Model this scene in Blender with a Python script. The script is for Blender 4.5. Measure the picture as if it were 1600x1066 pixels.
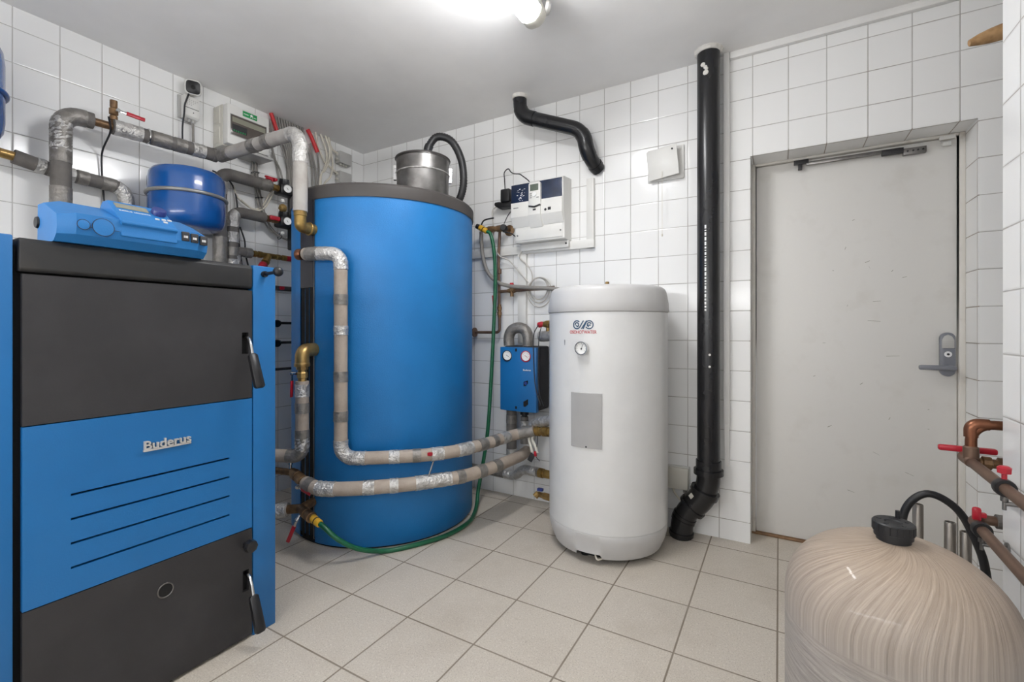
import bpy, bmesh, math, random
from mathutils import Vector, Matrix
random.seed(7)
PI = math.pi
S = bpy.context.scene
COL = S.collection
for o in list(bpy.data.objects): bpy.data.objects.remove(o)

# ------------------------------------------------------------------ camera
cd = bpy.data.cameras.new('camera'); cam = bpy.data.objects.new('camera', cd); COL.objects.link(cam)
cd.sensor_width = 36.0; cd.lens = 36.0*721.193/1600.0
cd.shift_y = (515.83-533.0)/1600.0
cd.clip_start = 0.02
cam.location = (2.9117, -2.6255, 1.0835)
cam.rotation_euler = (PI/2, 0, math.radians(30.07))
S.camera = cam

# ------------------------------------------------------------------ light and exposure
S.view_settings.view_transform = 'Standard'; S.view_settings.look = 'None'
S.view_settings.gamma = 1.0; S.view_settings.use_curve_mapping = False
S.view_settings.exposure = 1.74
W = bpy.data.worlds.new('world'); S.world = W; W.use_nodes = True
W.node_tree.nodes['Background'].inputs[0].default_value = (0.8, 0.85, 0.9, 1)
W.node_tree.nodes['Background'].inputs[1].default_value = 0.3
S.cycles.max_bounces = 10; S.cycles.diffuse_bounces = 6; S.cycles.glossy_bounces = 4
LAMP_FRONT = 21.0      # glow of the fixture in the picture
LAMP_FILL = 6.8       # glow of the added fill tube, unseen behind the viewpoint

H = 2.505              # ceiling height

# ------------------------------------------------------------------ materials
def lin(c):
    if isinstance(c, str): c = tuple(int(c[i:i+2], 16)/255 for i in (0, 2, 4))
    return tuple(x/12.92 if x <= .04045 else ((x+.055)/1.055)**2.4 for x in c) + (1,)

class NT:
    def __init__(s, m): s.t = m.node_tree; s.n = s.t.nodes; s.l = s.t.links
    def new(s, k, **kw):
        n = s.n.new(k)
        for a, v in kw.items(): setattr(n, a, v)
        return n
    def put(s, sock, v):
        if hasattr(v, 'is_output'): s.l.new(v, sock)
        else: sock.default_value = v
    def math(s, op, a, b=0.0, c=0.0):
        n = s.new('ShaderNodeMath', operation=op); s.put(n.inputs[0], a); s.put(n.inputs[1], b); s.put(n.inputs[2], c); return n.outputs[0]
    def mix(s, f, a, b, blend='MIX'):
        n = s.new('ShaderNodeMix', data_type='RGBA', blend_type=blend)
        s.put(n.inputs[0], f); s.put(n.inputs[6], a); s.put(n.inputs[7], b); return n.outputs[2]
    def noise(s, vec, scale, detail=4, rough=.55):
        n = s.new('ShaderNodeTexNoise'); s.put(n.inputs['Vector'], vec); n.inputs['Scale'].default_value = scale
        n.inputs['Detail'].default_value = detail; n.inputs['Roughness'].default_value = rough; return n.outputs[0]
    def ramp(s, f, a, b):
        n = s.new('ShaderNodeMapRange', clamp=True); s.put(n.inputs[0], f); n.inputs[1].default_value = a; n.inputs[2].default_value = b; return n.outputs[0]
    def pos(s): return s.new('ShaderNodeTexCoord').outputs['Object']
    def bump(s, h, strength, dist=.01):
        n = s.new('ShaderNodeBump'); s.put(n.inputs['Height'], h); n.inputs['Strength'].default_value = strength; n.inputs['Distance'].default_value = dist; return n.outputs[0]

def base(name, col, rough=.5, metal=0.0, coat=0.0):
    m = bpy.data.materials.new(name); m.use_nodes = True
    b = m.node_tree.nodes['Principled BSDF']
    b.inputs['Base Color'].default_value = lin(col); b.inputs['Roughness'].default_value = rough; b.inputs['Metallic'].default_value = metal
    b.inputs['Coat Weight'].default_value = coat
    return m, b, NT(m)

def mat(name, col, rough=.5, metal=0.0, var=None, bump=None, coat=0.0, rvar=None):
    """var = (scale, second colour, low, high): noise mottling; bump = (scale, strength)."""
    m, b, n = base(name, col, rough, metal, coat)
    p = n.pos()
    f = n.noise(p, var[0] if var else 6.0)
    c2 = lin(var[1]) if var else tuple(x*.93 for x in lin(col)[:3])+(1,)
    lo, hi = (var[2], var[3]) if var else (.4, .75)
    n.put(b.inputs['Base Color'], n.mix(n.ramp(f, lo, hi), lin(col), c2))
    if rvar:
        n.put(b.inputs['Roughness'], n.math('ADD', rough, n.math('MULTIPLY', n.ramp(n.noise(p, rvar[0]), .35, .7), rvar[1])))
    if bump: n.put(b.inputs['Normal'], n.bump(n.noise(p, bump[0], 3), bump[1]))
    return m

def tile_mat(name, ua, va, u0, v0, pu, pv, col, grout, gw, rough, tint=.04, speck=False, dirt=0.0):
    m, b, n = base(name, col, rough)
    p = n.pos(); sx = n.new('ShaderNodeSeparateXYZ'); n.put(sx.inputs[0], p)
    u = n.math('DIVIDE', n.math('SUBTRACT', sx.outputs[ua], u0), pu); v = n.math('DIVIDE', n.math('SUBTRACT', sx.outputs[va], v0), pv)
    def edge(w, pp):
        f = n.math('FRACT', w); d = n.math('MINIMUM', f, n.math('SUBTRACT', 1.0, f)); return n.math('MULTIPLY', d, pp)
    d = n.math('MINIMUM', edge(u, pu), edge(v, pv))
    g = n.math('SUBTRACT', 1.0, n.ramp(d, gw*.35, gw*.65))           # 1 in the joint
    cv = n.new('ShaderNodeCombineXYZ'); n.put(cv.inputs[0], n.math('FLOOR', u)); n.put(cv.inputs[1], n.math('FLOOR', v))
    wn = n.new('ShaderNodeTexWhiteNoise', noise_dimensions='2D'); n.put(wn.inputs['Vector'], cv.outputs[0])
    c = n.mix(n.math('MULTIPLY', wn.outputs[0], tint), lin(col), (0.3, 0.3, 0.3, 1))
    if speck:
        f = n.noise(p, 230, 2, .7); c = n.mix(n.math('MULTIPLY', n.ramp(f, .54, .68), .55), c, lin('7b7268'))
        f = n.noise(p, 150, 2, .6); c = n.mix(n.math('MULTIPLY', n.ramp(f, .55, .7), .45), c, lin('e4dfd6'))
    if dirt:
        f = n.noise(p, 3.0, 6, .65); c = n.mix(n.math('MULTIPLY', n.ramp(f, .5, .75), dirt), c, lin('8d7f6c'))
        f = n.noise(p, 11.0, 4, .7); c = n.mix(n.math('MULTIPLY', n.ramp(f, .62, .8), dirt), c, lin('75624c'))
    gc = n.mix(n.ramp(n.noise(p, 5), .4, .65), lin(grout), lin('a09b95') if not speck else lin('7a6e60'))
    n.put(b.inputs['Base Color'], n.mix(g, c, gc))
    n.put(b.inputs['Roughness'], n.math('ADD', rough, n.math('MULTIPLY', g, .5)))
    hgt = n.math('ADD', n.ramp(d, gw*.2, gw*1.3), n.math('MULTIPLY', n.noise(p, 9, 2), .12 if not speck else .25))
    n.put(b.inputs['Normal'], n.bump(hgt, .35, .002))
    return m

TP, TQ = .15495, .1539
U_BACK, V_BACK = .1615, 2.4127
WT, GR = 'eeeeed', 'bab8b5'
M = {}
M['tile_back'] = tile_mat('white_tile_back', 0, 2, U_BACK, V_BACK, TP, TQ, WT, GR, .0036, .16)
M['tile_left'] = tile_mat('white_tile_left', 1, 2, -1.9713, 2.4119, TP, TQ, WT, GR, .0036, .16)
M['tile_part'] = tile_mat('white_tile_partition', 1, 2, -1.095, 1.494, TP, .157, WT, 'b9b7b4', .0042, .16)
M['tile_reveal'] = tile_mat('white_tile_reveal', 1, 2, .012, V_BACK, .4, TQ, WT, '8d8378', .0042, .2)
M['tile_head'] = tile_mat('white_tile_head', 0, 1, U_BACK, .012, TP, .4, WT, '8d8378', .0042, .2)
M['floor'] = tile_mat('beige_floor_tile', 0, 1, 1.698, -.712, .302, .302, 'c6bdb0', '8a8073', .006, .42, .05, True, .28)
M['ceiling'] = mat('grey_white_ceiling_paint', 'f2f1f0', .75, var=(2.0, 'eae9e8', .4, .7), bump=(14, .05))
M['white_paint'] = mat('white_paint', 'e4e3e1', .45)
M['door_paint'] = mat('grey_white_door_paint', 'dad8d4', .45, var=(7, 'cfccc6', .55, .85), rvar=(5, .15))
M['frame_paint'] = mat('door_frame_paint', 'd9d5ce', .4, var=(12, 'a69a8b', .62, .85))
M['blue'] = mat('boiler_blue_enamel', '1768a6', .38, var=(3, '15629d', .4, .7), bump=(260, .06), rvar=(4, .1))
M['jacket'] = mat('tank_blue_vinyl', '1876ba', .42, var=(4, '166fb0', .4, .7), bump=(190, .16))
M['vessel_blue'] = mat('vessel_blue_lacquer', '10539c', .24, coat=.4)
M['plastic_blue'] = mat('controller_blue_plastic', '2272b4', .42, bump=(300, .05))
M['dark_blue'] = mat('dark_blue_plastic', '2b3a7a', .35)
M['anthracite'] = mat('anthracite_sheet', '2b2a2c', .5, var=(5, '343335', .45, .75), rvar=(6, .12), bump=(300, .05))
M['top_black'] = mat('dusty_black_sheet', '212122', .5, var=(9, '3b3834', .5, .8), rvar=(9, .2))
M['black'] = mat('black_plastic', '17171a', .4)
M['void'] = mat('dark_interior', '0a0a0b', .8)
M['pvc'] = mat('black_pvc', '1b1b1d', .27, var=(5, '232326', .4, .7))
M['lid'] = mat('charcoal_lid', '45413f', .5)
M['strip'] = mat('charcoal_strip', '333236', .4)
M['steel'] = mat('galvanised_steel', '8e8c8a', .3, 1.0, var=(9, '6c6967', .4, .7), rvar=(14, .2))
M['chrome'] = mat('chrome', 'cfcfcf', .15, 1.0)
M['badge'] = mat('badge_silver', 'd6d3cf', .3, .45)
M['stainless'] = mat('stainless_tube', 'a39c94', .42, .85)
M['foil'] = mat('aluminium_foil_tape', 'cfcdca', .34, .62, var=(25, 'a9a6a2', .4, .7), bump=(75, 1.0))
M['tape'] = mat('grey_duct_tape', '8b8782', .4, .4, var=(30, '726e69', .4, .7), bump=(70, .4))
M['foam_light'] = mat('light_grey_foam', 'aaa6a1', .75, var=(14, '9c9690', .4, .7), bump=(120, .15))
M['foam_beige'] = mat('beige_grey_foam', 'a89c90', .75, var=(14, '998c80', .4, .7), bump=(120, .15))
M['foam_dark'] = mat('dark_grey_foam', '6b6763', .75, var=(12, '5c5855', .4, .7), bump=(120, .2))
M['brass'] = mat('brass', 'b8995f', .34, .7, var=(20, '96774a', .4, .7))
M['old_brass'] = mat('tarnished_brass', '86694a', .45, .55, var=(24, '5a4331', .4, .7))
M['bronze'] = mat('bronze_fitting', '9d8149', .38, .65, var=(24, '735a35', .4, .7))
M['copper'] = mat('aged_copper', '8c5c44', .36, .85, var=(9, '6d4a38', .4, .7))
M['copper_dull'] = mat('dull_copper', '7d6555', .5, .6, var=(9, '685247', .4, .7))
M['red'] = mat('red_plastic', 'b21f30', .35)
M['red_bright'] = mat('red_conduit', 'c9282f', .4)
M['yellow'] = mat('yellow_plastic', 'd9a92e', .4)
M['hose_green'] = mat('green_hose', '14603f', .35, var=(30, '0f5236', .4, .7))
M['rubber'] = mat('black_rubber', '202022', .45)
M['cable_white'] = mat('cream_cable', 'd8d2c4', .45)
M['cable_pale'] = mat('pale_grey_cable', 'bdb9b2', .45)
M['cable_grey'] = mat('grey_cable', '8c8883', .45)
M['cable_black'] = mat('black_cable', '26262a', .45)
M['box_grey'] = mat('grey_box_plastic', 'b5b4b1', .45)
M['box_white'] = mat('white_box_plastic', 'dddcd8', .4)
M['box_cream'] = mat('aged_white_plastic', 'cfccc2', .45)
M['navy'] = mat('navy_panel', '1c2840', .25, var=(14, '223150', .4, .7), coat=.3)
M['heater'] = mat('white_enamel', 'dadad9', .28, coat=.25, bump=(5, .03))
M['heater_cap'] = mat('grey_white_plastic', 'c4c3c2', .42)
M['panel_grey'] = mat('grey_plate', 'a9a8a7', .42)
M['lcd'] = mat('lcd_grey', '5d665c', .2)
M['lcd_light'] = mat('lcd_beige', '8c8b7c', .2)
M['dial'] = mat('white_dial', 'ececea', .35)
M['ink'] = mat('dark_ink', '2b2b2e', .5)
M['ink_white'] = mat('white_ink', 'eeeeee', .5)
M['ink_red'] = mat('red_ink', 'c0434a', .5)
M['ink_blue'] = mat('petrol_ink', '1d4667', .4)
M['green'] = mat('green_sticker', '1c9350', .5)
M['smoke'] = mat('smoked_window', '5b544f', .15)
M['wood'] = mat('raw_wood', 'b08c62', .6, var=(40, '8f6c46', .4, .7))
M['threshold'] = mat('wood_threshold', '8a6a4c', .6, var=(30, '6f5238', .4, .7))
M['plaster'] = mat('rough_plaster', 'd9d6d0', .8, bump=(60, .5))
M['insulation'] = mat('black_epp_foam', '26262a', .8, bump=(140, .4))
M['grey_lock'] = mat('grey_lock_plastic', '7d7f87', .35)
M['band'] = mat('band_grey', '9a9996', .35, .5)

def fibre_mat(name, tint):
    m, b, n = base(name, tint, .42, coat=.12)
    p = n.pos(); sx = n.new('ShaderNodeSeparateXYZ'); n.put(sx.inputs[0], p)
    ang = n.math('ARCTAN2', sx.outputs[1], sx.outputs[0])
    r = n.math('SQRT', n.math('ADD', n.math('MULTIPLY', sx.outputs[0], sx.outputs[0]), n.math('MULTIPLY', sx.outputs[1], sx.outputs[1])))
    up = n.ramp(n.math('ADD', sx.outputs[2], n.math('MULTIPLY', n.noise(p, 6, 2), .03)), .462, .474)
    # dome: windings fan out from the neck at a slant; wall: nearly horizontal windings
    cv = n.new('ShaderNodeCombineXYZ'); n.put(cv.inputs[0], n.math('MULTIPLY', n.math('ADD', ang, n.math('MULTIPLY', r, 5.0)), 30.0)); n.put(cv.inputs[1], n.math('MULTIPLY', r, 9.0))
    f1 = n.noise(cv.outputs[0], 1.0, 5, .7)
    cw = n.new('ShaderNodeCombineXYZ'); n.put(cw.inputs[0], n.math('MULTIPLY', ang, 2.2))
    n.put(cw.inputs[1], n.math('MULTIPLY', n.math('ADD', sx.outputs[2], n.math('MULTIPLY', ang, .012)), 160.0))
    f2 = n.noise(cw.outputs[0], 1.0, 5, .7)
    ff = n.new('ShaderNodeMix', data_type='FLOAT'); n.put(ff.inputs[0], up); n.put(ff.inputs[2], f2); n.put(ff.inputs[3], f1)
    f = ff.outputs[0]
    topc = n.mix(n.ramp(f, .3, .7), lin('93816f'), lin('c0ae9c'))
    sidec = n.mix(n.ramp(f, .3, .7), lin('827d79'), lin('b3aca6'))
    c = n.mix(n.ramp(sx.outputs[2], .42, .62), sidec, topc)
    n.put(b.inputs['Base Color'], c)
    n.put(b.inputs['Normal'], n.bump(f, .4, .006))
    return m
M['fibre'] = fibre_mat('glass_fibre_wound', 'b5a590')

def emit_mat(name, s):
    m, b, n = base(name, 'ffffff', .3)
    b.inputs['Emission Color'].default_value = (.985, .99, 1.0, 1); b.inputs['Emission Strength'].default_value = s
    return m

# ------------------------------------------------------------------ mesh helpers
V = Vector
WL = {}                                     # world origin of every object that can be a parent
def bm_(): return bmesh.new()

def box(bm, x0, x1, y0, y1, z0, z1, bev=0.0, seg=2):
    vs = [bm.verts.new((x, y, z)) for x in (x0, x1) for y in (y0, y1) for z in (z0, z1)]
    idx = [(0, 1, 3, 2), (4, 6, 7, 5), (0, 4, 5, 1), (2, 3, 7, 6), (0, 2, 6, 4), (1, 5, 7, 3)]
    fs = [bm.faces.new([vs[i] for i in f]) for f in idx]
    if bev:
        es = list({e for f in fs for e in f.edges})
        bmesh.ops.bevel(bm, geom=es, offset=bev, segments=seg, profile=.5, affect='EDGES')
    return fs

def frame(d):
    d = V(d).normalized(); a = V((0, 0, 1)) if abs(d.z) < .9 else V((1, 0, 0))
    u = a.cross(d).normalized(); return u, d.cross(u)

def lathe(bm, prof, c=(0, 0, 0), d=(0, 0, 1), seg=32, a0=0.0, a1=2*PI, phase=0.0):
    """prof = [(radius, distance along d)]; revolved about the axis through c."""
    d = V(d).normalized(); c = V(c)
    if abs(d.z) > .999: u, w = V((1, 0, 0)), V((0, 1, 0)) * (1 if d.z > 0 else -1)
    else: u, w = frame(d)
    full = abs(a1-a0-2*PI) < 1e-6
    n = seg if full else seg+1
    rows = []
    for r, t in prof:
        if r < 1e-6: rows.append([bm.verts.new(c+d*t)]*n); continue
        rows.append([bm.verts.new(c+d*t+(u*math.cos(a)+w*math.sin(a))*r) for a in [a0+phase+(a1-a0)*i/seg for i in range(n)]])
    for p, q in zip(rows, rows[1:]):
        for i in range(seg):
            j = (i+1) % n
            f = []
            for v in (p[i], p[j], q[j], q[i]):
                if v not in f: f.append(v)
            if len(f) > 2:
                try: bm.faces.new(f)
                except ValueError: pass
    return rows

def fillet(pts, f, n=8):
    pts = [V(p) for p in pts]; out = [pts[0]]
    for a, b, c in zip(pts, pts[1:], pts[2:]):
        d0, d1 = (a-b), (c-b); t = min(f, d0.length*.49, d1.length*.49)
        p, q = b+d0.normalized()*t, b+d1.normalized()*t
        for i in range(n+1):
            s = i/n
            p1, q1 = p+(b-p)*.58, q+(b-q)*.58
            out.append(p*(1-s)**3+p1*3*s*(1-s)**2+q1*3*s*s*(1-s)+q*s**3)
    out.append(pts[-1]); return out

def smooth(pts, n=8):
    pts = [V(p) for p in pts]; q = [pts[0]*2-pts[1]]+pts+[pts[-1]*2-pts[-2]]; out = []
    for i in range(1, len(q)-2):
        for k in range(n):
            t = k/n; a, b, c, d = q[i-1:i+3]
            out.append(.5*((2*b)+(c-a)*t+(2*a-5*b+4*c-d)*t*t+(-a+3*b-3*c+d)*t**3))
    out.append(pts[-1]); return out

def resample(pts, step):
    out = [pts[0]]
    for a, b in zip(pts, pts[1:]):
        L = (b-a).length; k = max(1, int(L/step))
        for i in range(1, k+1): out.append(a.lerp(b, i/k))
    return out

def plen(pts): return sum((b-a).length for a, b in zip(pts, pts[1:]))
def sub(pts, s0, s1):
    """Part of a polyline between two distances along it."""
    out = []; s = 0
    for a, b in zip(pts, pts[1:]):
        L = (b-a).length
        if L < 1e-9: continue
        if s+L > s0 and s < s1:
            t0, t1 = max(0, (s0-s)/L), min(1, (s1-s)/L)
            if not out: out.append(a.lerp(b, t0))
            out.append(a.lerp(b, t1))
        s += L
    return out

def sweep(bm, pts, r, seg=14, cap=True, jit=0.0, rf=None):
    pts = [V(p) for p in pts]
    q = [pts[0]]
    for p in pts[1:]:
        if (p-q[-1]).length > 1e-5: q.append(p)
    pts = q; n = len(pts); rows = []
    u = None
    for i, p in enumerate(pts):
        d = (pts[min(i+1, n-1)]-pts[max(i-1, 0)]).normalized()
        if u is None: u, w = frame(d)
        else: u = (u-d*u.dot(d)).normalized(); w = d.cross(u)
        rr = rf(i) if rf else r
        rows.append([bm.verts.new(p+(u*math.cos(2*PI*k/seg)+w*math.sin(2*PI*k/seg))*(rr*(1+(random.uniform(-jit, jit) if jit else 0)))) for k in range(seg)])
    for a, b in zip(rows, rows[1:]):
        for k in range(seg): bm.faces.new((a[k], a[(k+1) % seg], b[(k+1) % seg], b[k]))
    if cap: bm.faces.new(rows[0][::-1]); bm.faces.new(rows[-1])

def prism(bm, poly, axis, a, b, bev=0.0):
    """Polygon in the two other axes (in xyz order) pushed from a to b along axis."""
    def mk(p, t):
        c = list(p); c.insert(axis, t); return c
    lo = [bm.verts.new(mk(p, a)) for p in poly]; hi = [bm.verts.new(mk(p, b)) for p in poly]
    fs = [bm.faces.new(lo), bm.faces.new(hi[::-1])]
    for i in range(len(poly)):
        j = (i+1) % len(poly); fs.append(bm.faces.new((lo[j], lo[i], hi[i], hi[j])))
    bmesh.ops.recalc_face_normals(bm, faces=fs)
    if bev: bmesh.ops.bevel(bm, geom=list({e for f in fs for e in f.edges}), offset=bev, segments=2, profile=.5, affect='EDGES')

def rod(bm, a, b, r, seg=12): sweep(bm, [a, b], r, seg)
def ring(bm, c, d, R, r, seg=40, ms=10):
    lathe(bm, [(R+r*math.cos(2*PI*k/ms), r*math.sin(2*PI*k/ms)) for k in range(ms+1)], c, d, seg)

def obj(name, bm, m, parent=None, flat=False, angle=38, loc=None):
    bmesh.ops.remove_doubles(bm, verts=bm.verts, dist=1e-6)
    bmesh.ops.recalc_face_normals(bm, faces=bm.faces)
    me = bpy.data.meshes.new(name); bm.to_mesh(me); bm.free()
    me.materials.append(M[m] if isinstance(m, str) else m)
    if not flat:
        for p in me.polygons: p.use_smooth = True
        me.set_sharp_from_angle(angle=math.radians(angle))
    o = bpy.data.objects.new(name, me); COL.objects.link(o)
    off = WL[parent.name] if parent else V(loc if loc else (0, 0, 0))
    if off.length: me.transform(Matrix.Translation(-off))
    if parent: o.parent = parent
    else: o.location = off
    WL[o.name] = off
    return o

def thing(name, label, cat, loc, group=None):
    o = bpy.data.objects.new(name, None); COL.objects.link(o); o.empty_display_size = .05
    o.location = loc; WL[o.name] = V(loc)
    return tag(o, label, cat, group)
def tag(o, label, cat, group=None):
    o['label'] = label; o['category'] = cat
    if group: o['group'] = group
    return o
def struct(name, bm, m):
    o = obj(name, bm, m); o['kind'] = 'structure'; return o

def text_bm(bm, body, origin, xd, yd, width, height=None, ext=.0006, bold=0.0):
    cu = bpy.data.curves.new('lettering', 'FONT'); cu.body = body; cu.extrude = 0.0; cu.offset = bold
    t = bpy.data.objects.new('lettering', cu); COL.objects.link(t)
    bpy.context.view_layer.update()
    me = bpy.data.meshes.new_from_object(t.evaluated_get(bpy.context.evaluated_depsgraph_get()))
    bpy.data.objects.remove(t); bpy.data.curves.remove(cu)
    xs = [v.co.x for v in me.vertices]; ys = [v.co.y for v in me.vertices]
    sx = width/(max(xs)-min(xs)); sy = height/(max(ys)-min(ys)) if height else sx
    xd, yd = V(xd).normalized(), V(yd).normalized(); nd = xd.cross(yd)
    tb = bmesh.new(); tb.from_mesh(me); bpy.data.meshes.remove(me)
    bmesh.ops.dissolve_limit(tb, angle_limit=.001, verts=tb.verts, edges=tb.edges)
    g = bmesh.ops.extrude_face_region(tb, geom=list(tb.faces))
    for e in g['geom']:
        if isinstance(e, bmesh.types.BMVert): e.co.z += 1.0
    for v in tb.verts:
        x, y, z = v.co; v.co = V(origin)+xd*((x-min(xs))*sx)+yd*((y-min(ys))*sy)+nd*(z*ext)
    tmp = bpy.data.meshes.new('tmp'); tb.to_mesh(tmp); tb.free(); bm.from_mesh(tmp); bpy.data.meshes.remove(tmp)

# ------------------------------------------------------------------ the room
XD0, XD1, ZD, YD = 2.781, 3.630, 1.968, .158       # door recess in the back wall
XP, YP, YF, XN = 3.40, -.997, -4.4, 4.4            # partition face, its end, front wall, niche wall
b = bm_(); box(b, -.15, XN+.15, YF-.15, .4, -.12, 0); struct('floor', b, 'floor')
b = bm_(); box(b, -.15, XN+.15, YF-.15, .4, H, H+.12); struct('ceiling', b, 'ceiling')
b = bm_(); box(b, -.15, 0, YF, 0, 0, H); struct('wall_left', b, 'tile_left')
b = bm_()
box(b, -.15, XD0, 0, .36, 0, H); box(b, XD0, XD1, 0, .36, ZD, H); box(b, XD1, XN+.15, 0, .36, 0, H)
struct('wall_back', b, 'tile_back')
b = bm_(); box(b, XD0, XD0+.004, .001, YD, 0, ZD); box(b, XD1-.004, XD1, .001, YD, 0, ZD); struct('trim_1', b, 'tile_reveal')
b = bm_(); box(b, XD0+.004, XD1-.004, .001, YD, ZD-.004, ZD); struct('trim_2', b, 'tile_head')
b = bm_(); box(b, XP, XN, YF, YP, 0, H); struct('wall_right', b, 'tile_part')
b = bm_(); box(b, XN, XN+.15, YP, 0, 0, H); struct('wall_niche', b, 'tile_part')
b = bm_(); box(b, 0, XP, YF-.15, YF, 0, H); struct('wall_front', b, 'white_paint')
b = bm_()                                                       # door frame: two jambs and a head
for x0, x1 in ((XD0+.004, XD0+.022), (3.604, XD1-.004)): box(b, x0, x1, YD-.012, .30, 0, ZD-.004, .003)
box(b, XD0+.022, 3.604, YD-.012, .30, 1.952, ZD-.004, .003)
struct('trim_3', b, 'frame_paint')
b = bm_(); box(b, XD0+.004, XD1-.004, YD-.015, .32, 0, .012, .003); struct('trim_4', b, 'threshold')

door = thing('door_1', 'plain grey-white door in the tiled recess with scuffs', 'door', (3.203, YD, 0)); door['kind'] = 'structure'
b = bm_(); box(b, 2.806, 3.600, YD+.002, YD+.045, .014, 1.948, .002); obj('door_leaf', b, 'door_paint', door)
b = bm_()
for px, pz, L, a in ((3.22, 1.62, .010, .3), (3.19, 1.48, .014, 1.2), (3.27, 1.41, .02, .4), (3.29, 1.38, .012, 2), (3.37, 1.36, .01, .9), (3.14, 1.38, .006, 0), (3.41, 1.33, .016, .2), (3.2, 1.2, .008, 1.4), (3.3, 1.22, .03, .1),
                     (3.1, 1.02, .012, 0), (3.25, .82, .014, .6), (3.36, .66, .012, 1.1), (3.3, .5, .03, -.5), (3.42, .42, .035, -.4), (3.12, .6, .02, .5), (3.5, .72, .006, 0), (3.5, .63, .006, 0), (3.06, .85, .01, .4), (3.35, .96, .05, .05), (3.2, .3, .03, -.3), (3.28, 1.13, .05, -.1)):
    dx, dz = math.cos(a)*L, math.sin(a)*L; w = .0012
    prism(b, [(px, pz), (px+dx, pz+dz), (px+dx+w, pz+dz-w), (px+w, pz-w*1.6)], 1, YD+.0012, YD+.0022)
obj('scuff_mark', b, 'lcd_light', door)
lock = bm_(); prism(lock, [(3.565+.027*math.cos(a)*(1 if abs(math.cos(a)) > 0 else 1), (1.046 if math.sin(a) > 0 else .902)+.027*math.sin(a)) for a in [2*PI*k/24 for k in range(24)]], 1, YD-.020, YD+.003, .004)
lk = obj('lock_plate', lock, 'grey_lock', door)
b = bm_(); prism(b, [(3.544, 1.002), (3.586, 1.002), (3.586, 1.04), (3.578, 1.056), (3.565, 1.063), (3.552, 1.056), (3.544, 1.04)], 1, YD-.024, YD-.018, .002); obj('lock_cover', b, 'box_grey', lk, )
b = bm_(); lathe(b, [(0, 0), (.013, 0), (.013, .004), (0, .004)], (3.565, YD-.019, .975), (0, -1, 0), 24); obj('lock_button', b, 'ink_white', lk)
b = bm_(); lathe(b, [(0, 0), (.005, 0), (.005, .002), (0, .002)], (3.565, YD-.023, .975), (0, -1, 0), 16); obj('keyhole', b, 'ink', lk)
b = bm_(); lathe(b, [(0, 0), (.012, 0), (.012, .05), (0, .05)], (3.572, YD-.018, .915), (0, -1, 0), 20); box(b, 3.456, 3.584, YD-.072, YD-.056, .905, .927, .006); obj('door_handle', b, 'grey_lock', door)

cl = thing('door_closer', 'slim overhead door closer rail along the top of the grey-white door', 'door closer', (3.2, YD, 1.92))
b = bm_(); box(b, 2.976, 3.04, YD-.03, YD-.013, 1.925, 1.945, .002); box(b, 2.995, 3.012, YD-.032, YD-.0, 1.90, 1.925, .002); obj('bracket', b, 'ink', cl)
b = bm_(); box(b, 3.03, 3.40, YD-.026, YD-.014, 1.915, 1.932, .002); obj('rail', b, 'steel', cl)
b = bm_(); box(b, 3.33, 3.41, YD-.03, YD-.012, 1.905, 1.93, .002); obj('slider', b, 'ink', cl)
b = bm_(); box(b, 3.41, 3.492, YD-.022, YD+.002, 1.896, 1.924, .001); obj('end_plate', b, 'steel', cl)
b = bm_()
for x in (3.425, 3.445, 3.462, 3.48): lathe(b, [(0, 0), (.004, 0), (.004, .003), (0, .003)], (x, YD-.021, 1.91), (0, -1, 0), 10)
obj('screw', b, 'ink', cl)
ms = thing('door_contact', 'small white magnetic contact at the top right corner of the door', 'sensor', (3.56, YD, 1.93))
b = bm_(); box(b, 3.535, 3.592, YD-.022, YD-.012, 1.938, 1.956, .003); obj('sensor_body', b, 'box_white', ms)
b = bm_(); box(b, 3.548, 3.58, YD-.012, YD+.002, 1.912, 1.932, .003); obj('magnet', b, 'box_white', ms)

# ------------------------------------------------------------------ ceiling lamp and added fill lamp
def lamp(y0, y1, x, s, label):
    t = thing('ceiling_lamp', label, 'lamp', (x, (y0+y1)/2, H))
    b = bm_(); box(b, x-.052, x+.052, y0+.05, y1-.05, H-.074, H, .008); obj('housing', b, 'box_grey', t)
    prof = [(x-.053, H-.070), (x-.050, H-.084), (x-.040, H-.106), (x-.018, H-.120), (x+.018, H-.120), (x+.040, H-.106), (x+.050, H-.084), (x+.053, H-.070)]
    b = bm_(); prism(b, prof, 1, y0+.06, y1-.052, .003); obj('diffuser', b, emit_mat('lamp_diffuser', s), t)
    for n, (a, c) in enumerate(((y1-.055, y1), (y0, y0+.06))):
        b = bm_(); prism(b, [(x+(q-x)*1.04, z) for q, z in prof]+[(x+.03, H-.002), (x-.03, H-.002)], 1, min(a, c), max(a, c), .01)
        e = obj('end_cap', b, 'box_cream', t)
    b = bm_(); lathe(b, [(0, 0), (.028, 0), (.03, .012), (.022, .024), (0, .028)], (x+.045, y1-.005, H-.045), (.75, .55, -.2), 20); obj('lamp_gland', b, 'box_grey', t)
    return t
lamp(-1.62, -.845, 2.0, LAMP_FRONT, 'long white sealed lamp glowing on the ceiling at the top edge of the photo')
t = thing('fill_lamp', 'added fill light, an unseen long white tube on rods behind the viewpoint', 'lamp', (1.9, -3.25, 1.4))  # made-up lamp, added to brighten walls and ceiling evenly
b = bm_(); rod(b, (.75, -3.25, 1.45), (3.05, -3.25, 1.45), .055, 20); obj('diffuser', b, emit_mat('fill_lamp_diffuser', LAMP_FILL), t)
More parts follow.
